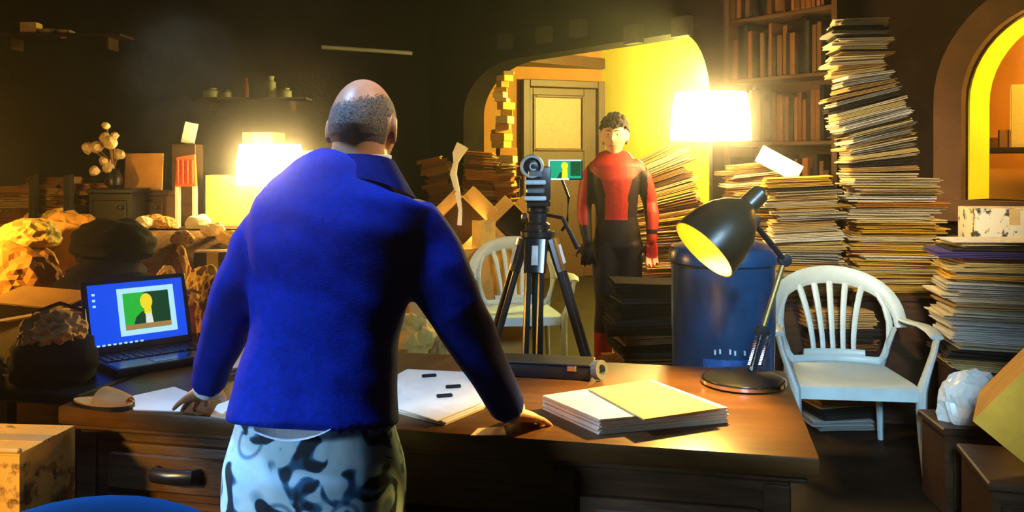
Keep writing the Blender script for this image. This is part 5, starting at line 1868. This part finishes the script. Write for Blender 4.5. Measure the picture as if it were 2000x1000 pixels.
    for s in (-1, 1):
        hp_, kn, an = hips[s]
        loft(tr, [hp_ + Vector((0, 0, -0.06)), hp_.lerp(kn, 0.5), kn, kn.lerp(an, 0.5), an], [0.105, 0.098, 0.085, 0.08, 0.075], 20, up=Vector((0, 1, 0)), cap='flat')
    b = remesh(tr, 0.009, 3)
    for v in b.verts:
        c_ = v.co
        v.co += v.normal * (noise.noise(Vector((c_.x * 10, c_.y * 8, c_.z * 7))) * 0.008 * min(1, max(0.1, (0.80 - c_.z) / 0.1)))
    obj('trousers', b, TROUSER, root, 60)['label'] = 'light blue trousers with a dark blotched pattern'
    for s in (-1, 1):
        an = hips[s][2]
        b = lf([(an.x, an.y - 0.07, 0.045), (an.x, an.y - 0.03, 0.05), (an.x, an.y + 0.06, 0.045), (an.x + s * 0.01, an.y + 0.15, 0.035), (an.x + s * 0.012, an.y + 0.19, 0.03)],
               [(0.036, 0.043), (0.04, 0.05), (0.042, 0.044), (0.045, 0.034), (0.035, 0.028)], 16, cap='round')
        obj('shoe', b, BLACKP, root, 60)


man()


# ---- the person in the red and dark suit
def suited():
    D = 5.42
    base_ = Vector((at(1203, 317, D).x, D, 0))
    sc = D / F

    def q(px, py, dy=0.0):
        return at(px, py, D) - base_ + Vector((0, dy, 0))
    K = 1.0
    HM = T(*q(1200, 264, 0.0)) @ R(180 - 14, 'Z') @ R(-3, 'X')

    def build(g, withhead):
        b = bmesh.new()
        if withhead:
            head_pts(b, HM, k=K)
            for s in (-1, 1):
                ear(b, HM, s, K)
            loft(b, [q(1200, 285, 0.01), q(1200, 303, 0.015), q(1200, 322, 0.02)], [(0.05, 0.052), (0.053, 0.055), (0.075, 0.06)], 18, up=Vector((0, 1, 0)))
        else:
            loft(b, [q(1200, 303, 0.015), q(1200, 318, 0.02)], [(0.058, 0.06), (0.095, 0.066)], 18, up=Vector((0, 1, 0)))
        loft(b, [q(1200, 314, 0.015), q(1200, 326), q(1201, 350), q(1203, 385), q(1205, 425), q(1206, 455), q(1206, 480)],
             [(0.125 + g, 0.072 + g), (0.158 + g, 0.092 + g), (0.155 + g, 0.108 + g), (0.135 + g, 0.098 + g), (0.122 + g, 0.086 + g), (0.140 + g, 0.095 + g), (0.142 + g, 0.098 + g)], 26, up=Vector((0, 1, 0)), cap='round', power=2.2)
        for pts in ([(1164, 329, 0, .050), (1150, 350, 0, .053), (1144, 385, 0.01, .047), (1142, 402, 0.01, .042), (1141, 420, -0.02, .042), (1143, 448, -0.05, .034), (1146, 470, -0.07, .027)],
                    [(1241, 326, 0, .050), (1256, 347, 0, .053), (1266, 380, 0.01, .047), (1270, 398, 0.01, .042), (1272, 418, -0.02, .042), (1271, 446, -0.05, .034), (1269, 468, -0.07, .027)]):
            loft(b, [q(x, y, dy) for x, y, dy, r in pts], [r + g for x, y, dy, r in pts], 16, up=Vector((0, 1, 0)), cap='round')
        if True:
            for wx, s in ((1146, 1), (1269, -1)):
                w = q(wx, 470, -0.07)
                M = T(*w) @ R(90, 'Y') @ Matrix.Rotation(math.radians(90 if s > 0 else -90), 4, 'X') @ R(0, 'Z')
                hand(b, M, -s if s > 0 else -s, 22, 5, 1.0 + g * 6)
        for hx, kx, ax_, s in ((1185, 1181, 1176, -1), (1227, 1229, 1228, 1)):
            hp_, kn, an = q(hx, 478), q(kx, 595, -0.02), Vector((q(ax_, 700).x, 0.02, 0.09))
            loft(b, [hp_, hp_.lerp(kn, 0.5), kn, kn.lerp(an, 0.3), an], [0.092 + g, 0.08 + g, 0.058 + g, 0.06 + g, 0.042 + g], 18, up=Vector((0, 1, 0)), cap='round')
            loft(b, [an + Vector((0, 0.05, -0.05)), an + Vector((0, -0.02, -0.045)), an + Vector((s * 0.01, -0.11, -0.058)), an + Vector((s * 0.015, -0.17, -0.064))], [(0.034 + g, 0.038), (0.038 + g, 0.042), (0.042 + g, 0.030), (0.034, 0.022)], 14, cap='round')
        return b
    b = remesh(build(-0.007, True), 0.0062, 2)
    root = obj('person', b, SKIN2, None, 60, base_)
    tag(root, 'young person in a red and dark bodysuit standing in the arch, arms at sides', 'person')
    s_ = remesh(build(0.003, False), 0.0072, 2)
    # separate the red panels from the dark rest
    red = []
    for f in s_.faces:
        c_ = f.calc_center_median()
        px, py = 1203 + c_.x / sc, HY + (H - c_.z) / sc
        ax_ = abs(px - 1201)
        if py < 332:
            hw_ = 60
        elif py < 350:
            hw_ = 52 - (py - 332) / 18 * 22
        elif py < 380:
            hw_ = 30 - (py - 350) / 30 * 8
        elif py < 428:
            hw_ = 22
        else:
            hw_ = 0
        r_ = ax_ < hw_
        if px < 1150 and py > 322:
            r_ = px < 1146 + (0 if py < 460 else 4) and (py < 438)
        if px > 1258 and py > 322:
            r_ = px > 1262 or py > 440
            if 447 < py < 456:
                r_ = False
        if r_ and px < 1258 and py > 345 and c_.y > 0.02 and ax_ < 50:
            r_ = ax_ < hw_ * 0.9
        if c_.z < 0.38:
            r_ = True
        if r_:
            red.append(f)
    rb = s_.copy()
    idx = {f.index for f in red}
    rb.faces.ensure_lookup_table()
    bmesh.ops.delete(rb, geom=[f for f in rb.faces if f.index not in idx], context='FACES')
    bmesh.ops.delete(s_, geom=red, context='FACES')
    obj('suit', s_, DARKS, root, 60)['label'] = 'dark bodysuit sides and legs'
    for v in rb.verts:
        v.co += v.normal * 0.0015
    rb.verts.index_update()
    islands(rb, 'suit_panel', REDS, root, 'red suit panel')
    b = lf([q(1196 + 0, 304, 0.012), q(1200, 309, 0.015)], [0.062, 0.066], 20)
    eyes(root, HM, K)

    def hreg(x, y, z):
        return z > 0.38 + 0.1 * noise.noise(Vector((x * 6, y * 3, 0))) if y > 0.35 else (z > -0.08 if y > -0.1 else z > -0.42) and not (abs(x) > 0.8 and y > -0.3 and z < 0.28)

    def hth(x, y, z):
        return 0.016 + 0.008 * max(0, z) + 0.012 * noise.noise(Vector((x, y, z)) * 7) + 0.006 * noise.noise(Vector((x, y, z)) * 17)
    hb_ = head_shell(HM, hreg, hth, K)
    bmesh.ops.solidify(hb_, geom=hb_.faces[:], thickness=0.012)
    obj('hair', hb_, HAIRD, root, 60)['label'] = 'short tousled brown hair'
    b = lf([HM @ (Vector(v) * K) for v in ((-0.020, 0.0875, -0.0615), (0, 0.0935, -0.0595), (0.020, 0.0875, -0.0615))], [(0.003, 0.003), (0.006, 0.004), (0.003, 0.003)], 10, cap='round')
    obj('lips', b, mat('lips', (0.48, 0.15, 0.12), 0.5, 0.1), root)


suited()
